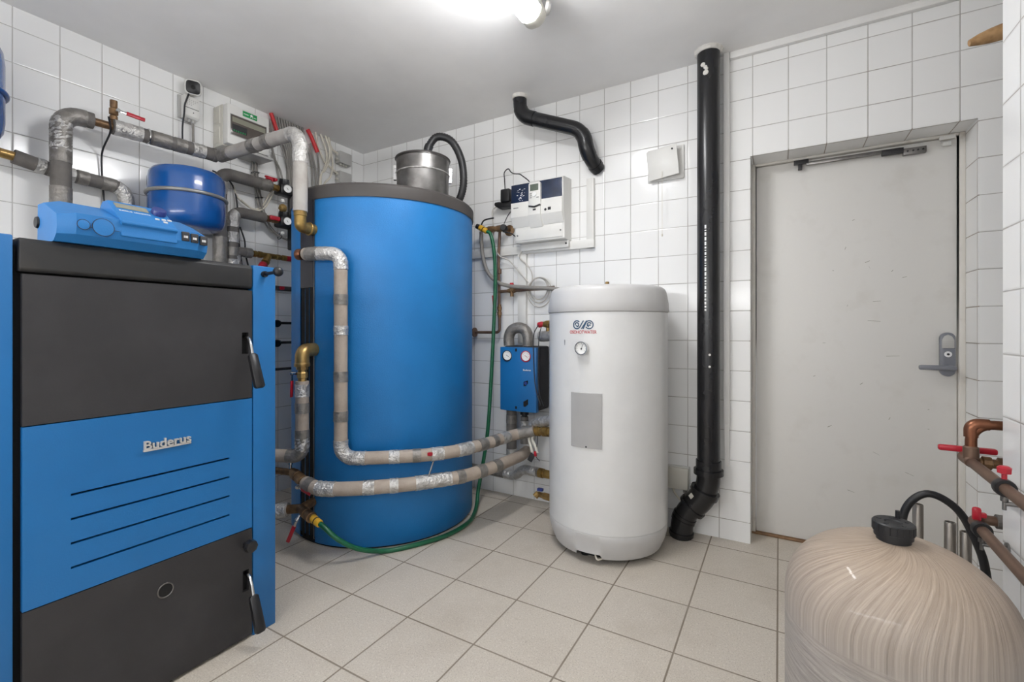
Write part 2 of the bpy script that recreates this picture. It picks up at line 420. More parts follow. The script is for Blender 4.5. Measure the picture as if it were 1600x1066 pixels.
for x in (.72, 3.05):
    b = bm_(); rod(b, (x, -3.25, 1.45), (x+.03, -3.25, 1.45), .06, 20); rod(b, (x+.015, -3.25, 1.49), (x+.015, -3.25, H), .006, 8); obj('end_cap', b, 'box_grey', t)

# ------------------------------------------------------------------ boiler
X0, YB0, YB1 = 1.30, -2.345, -1.586
bo = thing('wood_boiler', 'big blue and black solid fuel boiler with two dark doors at the left', 'boiler', (.9, -1.96, 0))
b = bm_(); box(b, .52, 1.27, -2.335, -1.60, .0, 1.295, .004); obj('body', b, 'void', bo)
b = bm_(); box(b, .50, X0, -1.671, YB1, .0, 1.314, .004); obj('side_panel', b, 'blue', bo)
b = bm_(); box(b, .50, X0, YB0, -2.262, .0, 1.316, .004); obj('side_panel', b, 'blue', bo)
b = bm_(); prism(b, [(.50, 1.235), (1.295, 1.228), (1.303, 1.236), (1.303, 1.300), (1.292, 1.312), (.50, 1.312)], 1, -2.252, -1.675, .003); obj('top_cover', b, 'top_black', bo)
YA, YZ = -2.247, -1.676
def slotted(z0, z1, holes, m, name):
    """Front sheet 1.276..1.302 thick with rectangular openings cut clean through."""
    b = bm_()
    ys = sorted({YA, YZ} | {h[0] for h in holes} | {h[1] for h in holes}); zs = sorted({z0, z1} | {h[2] for h in holes} | {h[3] for h in holes})
    grid = {}
    def v(i, j, x):
        k = (i, j, x)
        if k not in grid: grid[k] = b.verts.new((x, ys[i], zs[j]))
        return grid[k]
    def solid(i, j):
        if not (0 <= i < len(ys)-1 and 0 <= j < len(zs)-1): return False
        cy, cz = (ys[i]+ys[i+1])/2, (zs[j]+zs[j+1])/2
        return not any(h[0] < cy < h[1] and h[2] < cz < h[3] for h in holes)
    xa, xb = 1.288, 1.302
    for i in range(len(ys)-1):
        for j in range(len(zs)-1):
            if not solid(i, j): continue
            b.faces.new((v(i, j, xb), v(i+1, j, xb), v(i+1, j+1, xb), v(i, j+1, xb)))
            b.faces.new((v(i, j, xa), v(i, j+1, xa), v(i+1, j+1, xa), v(i+1, j, xa)))
            for (di, dj, p, q) in ((-1, 0, (i, j), (i, j+1)), (1, 0, (i+1, j+1), (i+1, j)), (0, -1, (i+1, j), (i, j)), (0, 1, (i, j+1), (i+1, j+1))):
                if not solid(i+di, j+dj): b.faces.new((v(*p, xa), v(*p, xb), v(*q, xb), v(*q, xa)))
    return obj(name, b, m, bo)
ld = slotted(.846, 1.222, [(-1.711, -1.688, 1.0, 1.075)], 'anthracite', 'loading_door')
slots = [(-2.157, -1.753, z-.003, z+.003) for z in (.650, .586, .522, .458)]
fp = slotted(.388, .843, slots, 'blue', 'front_panel')
ash = slotted(.012, .385, [(-1.708, -1.687, .172, .246)], 'anthracite', 'ash_door')
b = bm_(); box(b, 1.270, 1.2872, -1.716, -1.682, .995, 1.08); obj('latch_slot', b, 'void', ld)
b = bm_(); box(b, 1.270, 1.2872, -1.713, -1.682, .167, .251); obj('latch_slot', b, 'void', ash)
b = bm_(); lathe(b, [(.0205, 0), (.0205, .0009), (0, .0009)], (1.3025, -1.941, .295), (1, 0, 0), 24); obj('peephole', b, 'void', ash)
b = bm_(); ring(b, (1.3025, -1.941, .295), (1, 0, 0), .0205, .0022, 28); obj('peephole_rim', b, 'steel', ash)
def latch(parent, y, z):
    b = bm_(); sweep(b, smooth([(1.285, y+.005, z+.06), (1.315, y+.006, z+.055), (1.335, y+.003, z+.035), (1.348, y+.001, z+.005), (1.355, y, z-.012)], 6), .0055, 12)
    h = obj('latch_handle', b, 'chrome', parent)
    b = bm_(); d = V((.045, .0, -.118)).normalized(); u, w = V((0, 1, 0)), d.cross(V((0, 1, 0)))
    p0, p1 = V((1.350, y, z+.002)), V((1.350, y, z+.002))+d*.122
    rows = []
    for p, sx, sy in ((p0, .009, .008), (p0+d*.006, .0145, .011), (p1-d*.006, .0165, .011), (p1, .012, .008)):
        rows.append([b.verts.new(p+u*a*sx+w*c*sy) for a, c in ((-1, -.6), (-.6, -1), (.6, -1), (1, -.6), (1, .6), (.6, 1), (-.6, 1), (-1, .6))])
    for p, q in zip(rows, rows[1:]):
        for k in range(8): b.faces.new((p[k], p[(k+1) % 8], q[(k+1) % 8], q[k]))
    b.faces.new(rows[0]); b.faces.new(rows[-1][::-1])
    obj('grip', b, 'black', h)
latch(ld, -1.703, 1.0); latch(ash, -1.700, .172)
b = bm_(); lathe(b, [(0, 0), (.008, 0), (.008, .022), (.0205, .024), (.022, .03), (.020, .046), (.012, .05), (0, .05)], (1.30, -1.70, .338), (1, 0, 0), 8); obj('knob', b, 'black', ash, angle=30)
b = bm_(); sweep(b, [(1.298, -1.632, 1.285), (1.375, -1.632, 1.288)], .006, 12); lathe(b, [(0, 0), (.011, 0), (.011, .012), (0, .012)], (1.30, -1.632, 1.285), (1, 0, 0), 16)
lv = obj('flap_lever', b, 'black', bo)
b = bm_(); lathe(b, [(.017*math.sin(PI*k/12), -.017*math.cos(PI*k/12)) for k in range(13)], (1.385, -1.632, 1.289), (1, 0, 0), 20); obj('ball_knob', b, 'black', lv)
b = bm_(); box(b, 1.302, 1.309, -1.999, -1.873, .7265, .7325, .001); text_bm(b, 'Buderus', (1.3035, -1.998, .7325), (0, 1, 0), (0, 0, 1), .124, .025, .008, .012)
obj('name_badge', b, 'badge', fp)

# ------------------------------------------------------------------ boiler controller
ct = thing('boiler_controller', 'blue plastic control unit with a display on top of the boiler', 'controller', (1.2, -2.03, 1.313))
ZC = 1.313
def shell(bm, prof, y0, y1, ch, cz=0.0):
    """Profile in x,z pushed along y with chamfered ends."""
    cx = sum(p[0] for p in prof)/len(prof); cz_ = sum(p[1] for p in prof)/len(prof)
    def row(y, k): return [bm.verts.new((cx+(x-cx)*k, y, ZC+(z if z < .01 else z*(1-(1-k)*.55)))) for x, z in prof]
    R = [row(y0, .80), row(y0+ch, 1), row(y1-ch, 1), row(y1, .80)]
    for p, q in zip(R, R[1:]):
        for i in range(len(prof)):
            j = (i+1) % len(prof); bm.faces.new((p[i], p[j], q[j], q[i]))
    bm.faces.new(R[0]); bm.faces.new(R[-1][::-1])
bodyprof = [(1.305, 0), (1.332, .02), (1.338, .042), (1.335, .075), (1.22, .121), (1.165, .121), (1.16, .0)]
b = bm_(); shell(b, bodyprof, -2.190, -1.833, .034); bd = obj('housing', b, 'plastic_blue', ct, angle=20)
b = bm_(); prism(b, [(1.30, .028+ZC), (1.341, .031+ZC), (1.336, .062+ZC), (1.345, .066+ZC), (1.345, .073+ZC), (1.25, .143+ZC), (1.215, .143+ZC), (1.19, .12+ZC)], 1, -2.064, -1.925, .003)
dm = obj('display_module', b, 'plastic_blue', ct, angle=20)
dn = V((.070, 0, .095)).normalized(); dup_ = V((-.095, 0, .070)).normalized(); d0 = V((1.345, 0, .073+ZC))
def on_module(bm, y0, y1, s0, s1, h=.002, z=0.0):
    vs = []
    for hh in (z-.002, z+h):
        vs.append([bm.verts.new(d0+dup_*s+dn*hh+V((0, y, 0))) for y, s in ((y0, s0), (y1, s0), (y1, s1), (y0, s1))])
    bm.faces.new(vs[1]); bm.faces.new(vs[0][::-1])
    for i in range(4): bm.faces.new((vs[0][i], vs[0][(i+1) % 4], vs[1][(i+1) % 4], vs[1][i]))
b = bm_(); on_module(b, -2.054, -1.975, .078, .106, .001); obj('display', b, 'lcd_light', dm)
b = bm_(); text_bm(b, 'BUDERUS  LOGAMATIC', d0+dup_*.060+dn*.0005+V((0, -2.052, 0)), (0, 1, 0), dup_, .076, .0055, .0006); obj('lettering', b, 'ink_white', dm)
b = bm_(); lathe(b, [(.0, -.002), (.019, -.002), (.019, .012), (.0165, .016), (0, .016)], d0+dup_*.083+V((0, -1.950, 0)), dn, 24); obj('rotary_knob', b, 'dark_blue', dm)
for y, s in ((-1.966, .043), (-1.949, .045), (-1.933, .047), (-1.949, .030)):
    b = bm_(); on_module(b, y-.005, y+.005, s-.003, s+.003, .003); obj('button', b, 'box_white', dm)
for y, r in ((-2.143, .0125), (-2.102, .0225)):
    b = bm_(); lathe(b, [(r, -.004), (r, .0022), (r*.9, .0026), (0, .0026)], (1.3385, y, ZC+.046), V((1, 0, .07)), 28); rc = obj('round_cap', b, 'plastic_blue', bd)
    b = bm_(); ring(b, V((1.3385, y, ZC+.046))+V((1, 0, .07))*.0018, (1, 0, .07), r+.0006, .0009, 28, 6); obj('cap_groove', b, 'ink', rc)
b = bm_(); box(b, 1.330, 1.3385, -2.15, -2.066, ZC+.0415, ZC+.0425); obj('seam', b, 'ink', bd)
for y, w, z in ((-1.903, .0105, .058), (-1.878, .0105, .056), (-1.852, .0105, .053)):
    b = bm_(); box(b, 1.326, 1.3415, y-w, y+w, ZC+z-.015, ZC+z+.013, .0015); sw = obj('switch', b, 'ink', bd)
    b = bm_()
    for q in range(4): box(b, 1.3412, 1.3422, y-.006+.003*q, y-.0042+.003*q, ZC+z-.006, ZC+z+.001)
    obj('switch_mark', b, 'ink_white', sw)
b = bm_(); lathe(b, [(0, 0), (.016, 0), (.016, .008), (.014, .012), (0, .012)], (1.185, -2.183, ZC+.06), (0, -1, 0), 20); obj('cable_gland', b, 'black', ct)

# ------------------------------------------------------------------ buffer tank
TC, TR = V((.855, -.591, 0)), .518
bt = thing('buffer_tank', 'tall round blue buffer tank with a charcoal rim in the room corner', 'tank', TC)
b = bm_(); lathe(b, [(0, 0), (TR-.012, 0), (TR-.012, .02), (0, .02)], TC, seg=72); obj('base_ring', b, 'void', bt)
b = bm_(); lathe(b, [(TR-.015, .010), (TR-.004, .010), (TR, .016), (TR, 1.752), (TR-.02, 1.752)], TC, seg=96, a0=math.radians(-86.8), a1=math.radians(259)); obj('jacket', b, 'jacket', bt)
b = bm_(); lathe(b, [(TR-.02, 1.742), (TR+.006, 1.742), (TR+.008, 1.748), (TR+.008, 1.80), (TR-.002, 1.812), (TR-.05, 1.808), (0, 1.808)], TC, seg=96); obj('lid', b, 'lid', bt)
A0, A1 = math.radians(-99.4), math.radians(-87.6)
b = bm_(); lathe(b, [(TR-.03, .03), (TR-.012, .03), (TR-.012, 1.745), (TR-.03, 1.745)], TC, seg=16, a0=math.radians(-120), a1=math.radians(-86)); obj('seam_backing', b, 'jacket', bt)
b = bm_(); lathe(b, [(TR-.012, 1.30), (TR+.006, 1.30), (TR+.006, 1.742), (TR-.012, 1.742)], TC, seg=10, a0=A0, a1=A1); obj('seam_cover', b, 'strip', bt)
b = bm_()
for q0, q1 in ((-99.2, -95.6), (-94.6, -91.6), (-90.8, -88.0)): lathe(b, [(TR-.014, .03), (TR+.002, .03), (TR+.002, 1.30), (TR-.014, 1.30)], TC, seg=5, a0=math.radians(q0), a1=math.radians(q1))
obj('seam_rail', b, 'void', bt)
b = bm_(); lathe(b, [(TR-.01, .03), (TR+.004, .03), (TR+.004, 1.742), (TR-.01, 1.742)], TC, seg=3, a0=math.radians(-87.6), a1=math.radians(-86.7)); obj('edge_profile', b, 'steel', bt)

# ------------------------------------------------------------------ ash vacuum canister on the tank
AC = V((1.095, -.535, 1.8085))
av = thing('ash_canister', 'steel canister with a ribbed black hose standing on the blue tank', 'canister', AC)
b = bm_(); lathe(b, [(0, 0), (.145, 0), (.150, .01), (.150, .170), (.153, .182), (.153, .186)], AC, seg=56); obj('drum', b, 'steel', av)
b = bm_(); ring(b, AC+V((0, 0, .184)), (0, 0, 1), .154, .0045, 56); obj('clamp_band', b, 'foil', av)
b = bm_(); lathe(b, [(.153, .186), (.153, .262), (.157, .266), (.157, .276), (.150, .28), (0, .286)], AC, seg=56); obj('canister_lid', b, 'steel', av)
b = bm_(); ring(b, AC+V((0, 0, .272)), (0, 0, 1), .156, .005, 56); obj('rim', b, 'lid', av)
for a in (219, 43):
    a = math.radians(a); d = V((math.cos(a), math.sin(a), 0))
    b = bm_()
    p = AC+d*.158; t = V((-d.y, d.x, 0))
    for z0, z1, w in ((.150, .172, .012), (.172, .215, .008), (.215, .232, .014)):
        vs = [b.verts.new(p+t*s*w+d*q+V((0, 0, z))) for z in (z0, z1) for q in (-.006, .010) for s in (-1, 1)]
        for f in ((0, 1, 3, 2), (4, 6, 7, 5), (0, 4, 5, 1), (2, 3, 7, 6), (0, 2, 6, 4), (1, 5, 7, 3)): b.faces.new([vs[i] for i in f])
    obj('clasp', b, 'chrome', av)
hp = resample(smooth([(1.115, -.51, 2.09), (1.115, -.51, 2.16), (1.16, -.485, 2.225), (1.235, -.445, 2.20), (1.285, -.415, 2.09), (1.295, -.405, 1.96), (1.265, -.40, 1.87), (1.20, -.385, 1.835), (1.10, -.345, 1.834)], 14), .0045)
b = bm_(); sweep(b, hp[14:], .022, 16, rf=lambda i: .0232 if (i//1) % 2 else .0205); obj('corrugated_hose', b, 'rubber', av, angle=80)
b = bm_(); sweep(b, hp[:18], .0255, 20); lathe(b, [(.034, -.012), (.034, .0), (.026, .012)], AC+V((.02, .025, .286)), seg=24); obj('hose_cuff', b, 'rubber', av)

# ------------------------------------------------------------------ white water heater
HC, HR = V((2.143, -.317, 0)), .297
wh = thing('water_heater', 'white round water heater with a grey plate and a small dial by the back wall', 'water heater', HC)
b = bm_(); lathe(b, [(HR-.004, .142), (HR, .146), (HR+.0005, .5), (HR, 1.168), (HR-.01, 1.170), (0, 1.17)], HC, seg=96); hb = obj('shell', b, 'heater', wh)
b = bm_(); lathe(b, [(HR-.02, 1.170), (HR+.004, 1.170), (HR+.0065, 1.176), (HR+.004, 1.215), (HR-.006, 1.268), (HR-.012, 1.282), (HR-.022, 1.291), (HR-.036, 1.296), (HR-.08, 1.299), (0, 1.303)], HC, seg=96); obj('cap', b, 'heater_cap', wh)
b = bm_()                                                       # foot ring with two cut-outs at the front
seg = 180
rows = []
prof = [(HR-.03, 0.0), (HR-.03, 1.0), (HR-.002, 1.0), (HR, .97), (HR-.002, .7), (HR-.012, .35), (HR-.03, .0)]
for i in range(seg):
    a = 2*PI*i/seg; dg = math.degrees(a) % 360
    zb = .026
    if 256.2 < dg < 283.6: zb = .052
    rows.append([b.verts.new(HC+V((math.cos(a)*r, math.sin(a)*r, zb+(.144-zb)*t))) for r, t in prof[:-1]]+[b.verts.new(HC+V((math.cos(a)*(HR-.030+.018*(zb-.026)/.024), math.sin(a)*(HR-.030+.018*(zb-.026)/.024), zb)))])
for i in range(seg):
    p, q = rows[i], rows[(i+1) % seg]
    for k in range(len(prof)-1): b.faces.new((p[k], q[k], q[k+1], p[k+1]))
obj('foot_ring', b, 'heater_cap', wh)
b = bm_(); lathe(b, [(0, .02), (HR-.06, .02), (HR-.06, .10), (0, .10)], HC, seg=48)
for k in range(3):
    a = 2*PI*k/3+.3; lathe(b, [(0, 0), (.02, 0), (.02, .03), (0, .03)], HC+V((math.cos(a)*.2, math.sin(a)*.2, 0)), seg=14)
obj('underside', b, 'void', wh)
b = bm_(); lathe(b, [(HR, .5385), (HR+.004, .540), (HR+.004, .792), (HR, .7935)], HC, seg=14, a0=math.radians(-105.2), a1=math.radians(-75.9)); obj('cover_plate', b, 'panel_grey', wh)
b = bm_(); lathe(b, [(0, 0), (.004, 0), (.004, .002), (0, .002)], HC+V((0, -HR-.0042, .546)), (0, -1, 0), 10); obj('screw', b, 'ink', wh)
td = V((math.cos(math.radians(-93.2)), math.sin(math.radians(-93.2)), 0))
tp = HC+td*HR+V((0, 0, 1.0))
b = bm_(); lathe(b, [(.029, -.004), (.031, .02), (.031, .026), (.027, .026), (.026, .018), (0, .018)], tp, td, 32); th = obj('thermometer', b, 'chrome', wh)
b = bm_(); lathe(b, [(.0265, .0172), (.0265, .0188), (0, .0188)], tp, td, 32); dl = obj('dial', b, 'dial', th)
tu = V((0, 0, 1)); tx = tu.cross(td)
def on_dial(bm, c, xd, yd, n, x, y, w, h, ang, z=.0004):
    ca, sa = math.cos(ang), math.sin(ang); vs = []
    for dx, dy in ((-w, 0), (w, 0), (w, h), (-w, h)): vs.append(bm.verts.new(c+xd*(x+dx*ca-dy*sa)+yd*(y+dx*sa+dy*ca)+n*z))
    lo = [bm.verts.new(v.co-n*.0006) for v in vs]
    bm.faces.new(vs); bm.faces.new(lo[::-1])
    for i in range(4): bm.faces.new((lo[i], lo[(i+1) % 4], vs[(i+1) % 4], vs[i]))
b = bm_()
on_dial(b, tp+td*.0188, tx, tu, td, 0, -.006, .0013, .024, -.25)
for k in range(9):
    a = -2.2+4.4*k/8; on_dial(b, tp+td*.0188, tx, tu, td, .020*math.sin(a), .020*math.cos(a), .0007, .004, -a)
lathe(b, [(0, 0), (.004, 0), (.004, .0012), (0, .0012)], tp+td*.0188+tu*-.003, td, 12)
obj('needle', b, 'ink', dl)
b = bm_(); lathe(b, [(HR, 1.012), (HR+.002, 1.012), (HR+.002, 1.037), (HR, 1.037)], HC, seg=1, a0=math.radians(-113.5), a1=math.radians(-113.0)); obj('slit', b, 'ink', wh)
def on_shell(bm, h=.0012):
    """Bend flat lettering laid out at y = 0 (x across, z up) around the heater."""
    for v in bm.verts:
        a = math.radians(-91.6)+v.co.x/HR; r = HR+.0003+max(0, -v.co.y); v.co = HC+V((math.cos(a)*r, math.sin(a)*r, v.co.z))
b = bm_(); text_bm(b, 'OSOHOTWATER', (-.079, 0, 1.0665), (1, 0, 0), (0, 0, 1), .136, .0155, .0012, .004); on_shell(b); obj('lettering', b, 'ink_red', wh)
b = bm_()                                                       # emblem: two coiled loops joined by slanted bars
def stroke(pts, w=.0048):
    pts = [V((x, 0, z)) for x, z in pts]; L = []; 
    for i, p in enumerate(pts):
        d = (pts[min(i+1, len(pts)-1)]-pts[max(i-1, 0)]).normalized(); n = V((-d.z, 0, d.x)); L.append((p+n*w/2, p-n*w/2))
    hi = [(b.verts.new(p+V((0, -.0012, 0))), b.verts.new(q+V((0, -.0012, 0)))) for p, q in L]; lo = [(b.verts.new(p), b.verts.new(q)) for p, q in L]
    for i in range(len(L)-1):
        b.faces.new((hi[i][0], hi[i][1], hi[i+1][1], hi[i+1][0]))
        b.faces.new((hi[i][0], hi[i+1][0], lo[i+1][0], lo[i][0])); b.faces.new((hi[i][1], lo[i][1], lo[i+1][1], hi[i+1][1]))
def arc(cx, cz, r, a, c, n=18): return [(cx+r*math.cos(math.radians(a+(c-a)*i/n)), cz+r*math.sin(math.radians(a+(c-a)*i/n))) for i in range(n+1)]
ex, ez = -.040, 1.108
stroke(arc(ex, ez, .0185, 45, 330)+[(ex+.034, ez+.019)])
stroke(arc(ex, ez, .0095, 200, -80)+[(ex-.002, ez-.002)])
stroke([(ex+.024, ez-.019), (ex+.050, ez+.019)])
fx = ex+.062
stroke(arc(fx, ez, .0185, 135, -150)+[(fx-.034, ez-.019)][:0]); stroke([(fx-.030, ez-.019), (fx-.013, ez+.0135)])
stroke(arc(fx, ez, .0095, 20, 260)[::1]); stroke([(fx-.009, ez-.002), (fx+.008, ez-.002)])
on_shell(b); obj('emblem', b, 'ink_blue', wh)
b = bm_(); lathe(b, [(0, 0), (.016, 0), (.016, .012), (.011, .014), (.011, .03), (0, .032)], HC+V((0, 0, 1.302)), seg=6); obj('top_plug', b, 'bronze', wh, angle=20)
b = bm_(); sweep(b, smooth([(2.16, -.55, .06), (2.175, -.585, .045), (2.19, -.60, .032), (2.205, -.58, .030)], 6), .004, 8); obj('drip_wire', b, 'cable_white', wh)

# ------------------------------------------------------------------ pipes
def foam(parent, path, r, m='foam_light', name='insulation'):
    b = bm_(); sweep(b, resample(path, .03), r, 20); return obj(name, b, m, parent, angle=50)
def bands(parent, path, r, spans, m='foil', name='foil_tape'):
    for s0, s1 in spans:
        p = resample(sub(path, s0, s1), .007)
        if len(p) < 2: continue
        b = bm_(); sweep(b, p, r+.0022, 22, jit=.045 if m == 'foil' else .007); obj(name, b, m, parent, angle=25 if m == 'foil' else 60)
def fitting(parent, name, p, d, prof, m='bronze', seg=24, angle=35):
    b = bm_(); lathe(b, prof, p, d, seg); return obj(name, b, m, parent, angle=angle)
def union(L, r): return [(0, 0), (r, 0), (r, L*.18), (r*1.25, L*.2), (r*1.25, L*.42), (r*1.02, L*.44), (r*1.02, L*.58), (r*1.28, L*.6), (r*1.28, L*.84), (r, L*.86), (r, L), (0, L)]
def lever(parent, p, stem, arm, L, m='red', w=.009):
    """Ball valve lever: short stem, steel tang and coloured sleeve."""
    p, stem, arm = V(p), V(stem).normalized(), V(arm).normalized(); s = stem.cross(arm).normalized()
    b = bm_(); lathe(b, [(0, 0), (.007, 0), (.007, .018), (.009, .018), (.009, .026), (0, .026)], p, stem, 12)
    st = obj('valve_stem', b, 'chrome', parent)
    q = p+stem*.020
    def bar(bm, a0, a1, ww, th):
        vs = [bm.verts.new(q+arm*a+s*x*ww+stem*y*th) for a in (a0, a1) for x, y in ((-1, -1), (1, -1), (1, 1), (-1, 1))]
        bm.faces.new(vs[:4][::-1]); bm.faces.new(vs[4:])
        for i in range(4): bm.faces.new((vs[i], vs[(i+1) % 4], vs[4+(i+1) % 4], vs[4+i]))
        bmesh.ops.bevel(bm, geom=list(bm.edges), offset=th*.5, segments=2, profile=.5, affect='EDGES')
    b = bm_(); bar(b, -.008, L*.45, w*.7, .0018); h = obj('lever_tang', b, 'chrome', parent)
    b = bm_(); bar(b, L*.3, L, w, .0045); obj('lever_grip', b, m, h)

# dark run: up from behind the boiler and along the left wall
p = fillet([(.14, -1.852, 1.36), (.14, -1.852, 2.055), (.185, -1.215, 2.06)], .07)
L = plen(p)
t = thing('insulated_pipe', 'grey lagged pipe rising beside the boiler and running along the left wall under the camera', 'pipe', (.14, -1.852, 1.36))
lag = .70-.0   # distance to the brass tee
foam(t, sub(p, 0, .775), .036, 'foam_dark'); foam(t, sub(p, .845, L), .0345, 'foam_dark')
bands(t, p, .036, [(.10, .17), (.27, .36), (.47, .75)], 'tape', 'grey_tape'); bands(t, p, .036, [(.52, .66)])
bands(t, p, .0345, [(.85, .96), (1.18, 1.24)]); bands(t, p, .0345, [(1.0, 1.08), (1.10, 1.15), (1.28, L-.002)], 'tape', 'grey_tape')
q = sub(p, .775, .85); b = bm_(); sweep(b, q, .018, 18); obj('pipe_tee', b, 'old_brass', t)
b = bm_(); ring(b, sub(p, .985, .99)[0], (.05, .997, 0), .036, .004, 30, 8); obj('hose_clip', b, 'chrome', t)
qv = q[len(q)//2]
fitting(t, 'valve_body', qv, (0, 0, 1), [(.011, 0), (.011, .03), (.016, .032), (.016, .05), (.012, .055), (.018, .06), (.018, .085), (.012, .09), (.015, .095), (.015, .125), (.0, .127)], 'old_brass', 12)
lever(t, qv+V((.014, .004, .073)), (1, .1, 0), (.05, 1, -.06), .105, 'red')

# light run: out to the blue tank and down into it
p = fillet([(.20, -1.205, 2.06), (.878, -1.186, 2.06), (.878, -1.186, 1.665)], .085)
L = plen(p)
t = thing('insulated_pipe', 'light grey lagged pipe arching from the left wall to the blue tank top', 'pipe', (.2, -1.205, 2.06))
foam(t, p, .0335)
bands(t, p, .0335, [(.0, .10), (.28, .34), (.40, .45)], 'tape', 'grey_tape'); bands(t, p, .0335, [(.60, .80)])
b = bm_(); lathe(b, [(0, 0), (.031, 0), (.031, -.022), (.028, -.024), (.028, -.045)], (.878, -1.186, 1.665), seg=24)
sweep(b, fillet([(.878, -1.186, 1.625), (.878, -1.186, 1.590), (.874, -1.105, 1.590)], .04), .028, 20); ring(b, (.875, -1.135, 1.59), (0, 1, 0), .029, .005, 24, 8)
obj('brass_elbow', b, 'bronze', t)

# pipe from the middle of the tank down and around its front to the pump station
p = fillet([(.905, -1.175, 1.455), (1.0, -1.17, 1.452), (1.087, -1.117, 1.450), (1.087, -1.117, .467), (1.20, -1.05, .467), (1.349, -.925, .467), (1.435, -.835, .467), (1.501, -.712, .467), (1.54, -.50, .467), (1.56, -.27, .467), (1.68, -.24, .50)], .07)
L = plen(p)
t = thing('insulated_pipe', 'light grey lagged pipe dropping down the front of the blue tank then bending right', 'pipe', (1.087, -1.117, .467))
foam(t, p, .0315, 'foam_beige')
bands(t, p, .0315, [(.02, .09)], 'tape', 'grey_tape'); bands(t, p, .0315, [(.085, .25), (.52, .565), (1.07, 1.25), (1.36, 1.41), (1.56, 1.62), (1.70, 1.79), (2.03, 2.10)])
bands(t, p, .0315, [(.37, .42), (.74, .79), (.93, .98), (1.47, 1.51), (1.84, 1.90), (1.95, 1.99), (L-.10, L-.002)], 'tape', 'grey_tape')
b = bm_(); sweep(b, fillet([(.893, -1.10, 1.455), (.888, -1.165, 1.455), (.93, -1.175, 1.455)], .03), .021, 18); lathe(b, [(0, 0), (.026, 0), (.028, .008), (.028, .024), (.024, .03), (0, .03)], (.882, -1.178, 1.455), (-1, -.35, 0), 20)
obj('copper_elbow', b, 'copper', t)

# return pipe below it
p = fillet([(.945, -1.208, .350), (1.03, -1.207, .337), (1.10, -1.165, .335), (1.20, -1.105, .337), (1.365, -.942, .337), (1.435, -.835, .337), (1.515, -.730, .337), (1.567, -.511, .337), (1.585, -.22, .337), (1.578, -.14, .345)], .06)
L = plen(p)
t = thing('insulated_pipe', 'lower grey lagged pipe curving round the foot of the blue tank to the pump station', 'pipe', (1.2, -1.1, .337))
foam(t, p, .033, 'foam_beige')
bands(t, p, .033, [(.085, .17), (.30, .35), (.42, .46), (.54, .72)]); bands(t, p, .033, [(.02, .06), (.75, .79), (.88, .93), (1.0, 1.05)], 'tape', 'grey_tape')
b = bm_(); lathe(b, union(.15, .021), (.80, -1.175, .372), V((.145, -.033, -.022)), 20); rod(b, (.66, -1.22, .375), (.81, -1.178, .371), .017, 16); obj('brass_union', b, 'old_brass', t, angle=30)
lever(t, (.925, -1.222, .345), (.3, -.8, -.35), (.9, .1, -.25), .085, 'red')
b = bm_(); lathe(b, [(.009, 0), (.009, .02), (.012, .022), (.012, .034), (.0, .036)], (.79, -1.18, .388), (0, 0, 1), 12); box(b, .775, .805, -1.186, -1.176, .422, .428, .001); obj('air_valve', b, 'chrome', t)
b = bm_(); rod(b, (1.428, -.878, .365), (1.432, -.842, .44), .004, 8); obj('tie_wire', b, 'steel', t); 
b = bm_(); box(b, 1.428, 1.448, -.888, -.868, .470, .486, .003); obj('red_clip', b, 'red', t)

# short riser at the left of the tank strip
p = fillet([(.70, -1.30, .478), (.82, -1.245, .472), (.905, -1.195, .470), (.905, -1.195, .835)], .06)
L = plen(p)
t = thing('insulated_pipe', 'short grey lagged riser with a brass angle valve on the blue tank', 'pipe', (.905, -1.195, .47))
foam(t, p, .031, 'foam_beige'); bands(t, p, .031, [(.16, .34), (.42, .47)], 'tape', 'grey_tape'); bands(t, p, .031, [(.24, .30), (L-.075, L-.015)])
b = bm_(); lathe(b, [(0, 0), (.02, 0), (.02, .02), (.025, .022), (.025, .045), (.021, .05), (.021, .06), (.028, .062), (.028, .085), (.0, .085)], (.905, -1.195, .83), seg=8)
obj('valve_body', b, 'brass', t, angle=20)
b = bm_(); sweep(b, fillet([(.905, -1.195, .905), (.905, -1.195, .985), (.880, -1.105, .985)], .035), .033, 20); lathe(b, [(.034, 0), (.036, .004), (.036, .016), (.034, .02)], (.905, -1.195, .905), seg=20); obj('brass_elbow', b, 'brass', t)
lever(t, (.885, -1.212, .872), (-.85, -.5, 0), (-.05, 0, -1), .115, 'red')

# drain tee at the foot with the hose tail
p = fillet([(.70, -1.30, .185), (.80, -1.225, .198), (.875, -1.18, .205)], .03)
t = thing('drain_pipe', 'foil wrapped drain pipe with a brass tee near the floor beside the tank', 'pipe', (.875, -1.18, .2))
foam(t, sub(p, 0, .15), .033, 'foam_light'); bands(t, p, .033, [(.0, .10), (.10, .145)])
b = bm_(); sweep(b, [p[-1]+V((-.075, -.045, -.006)), p[-1]], .022, 18); ring(b, p[-1]+V((-.06, -.037, -.004)), (.8, .5, 0), .022, .004, 20, 8)
sweep(b, [(.872, -1.10, .215), (.88, -1.185, .207), (1.0, -1.215, .200)], .022, 18); lathe(b, union(.12, .020), (.905, -1.192, .205), (.118, -.028, -.008), 20)
obj('brass_tee', b, 'old_brass', t, angle=30)
lever(t, (.925, -1.222, .195), (0, -.7, -.7), (-.42, -.1, -.9), .125, 'red')

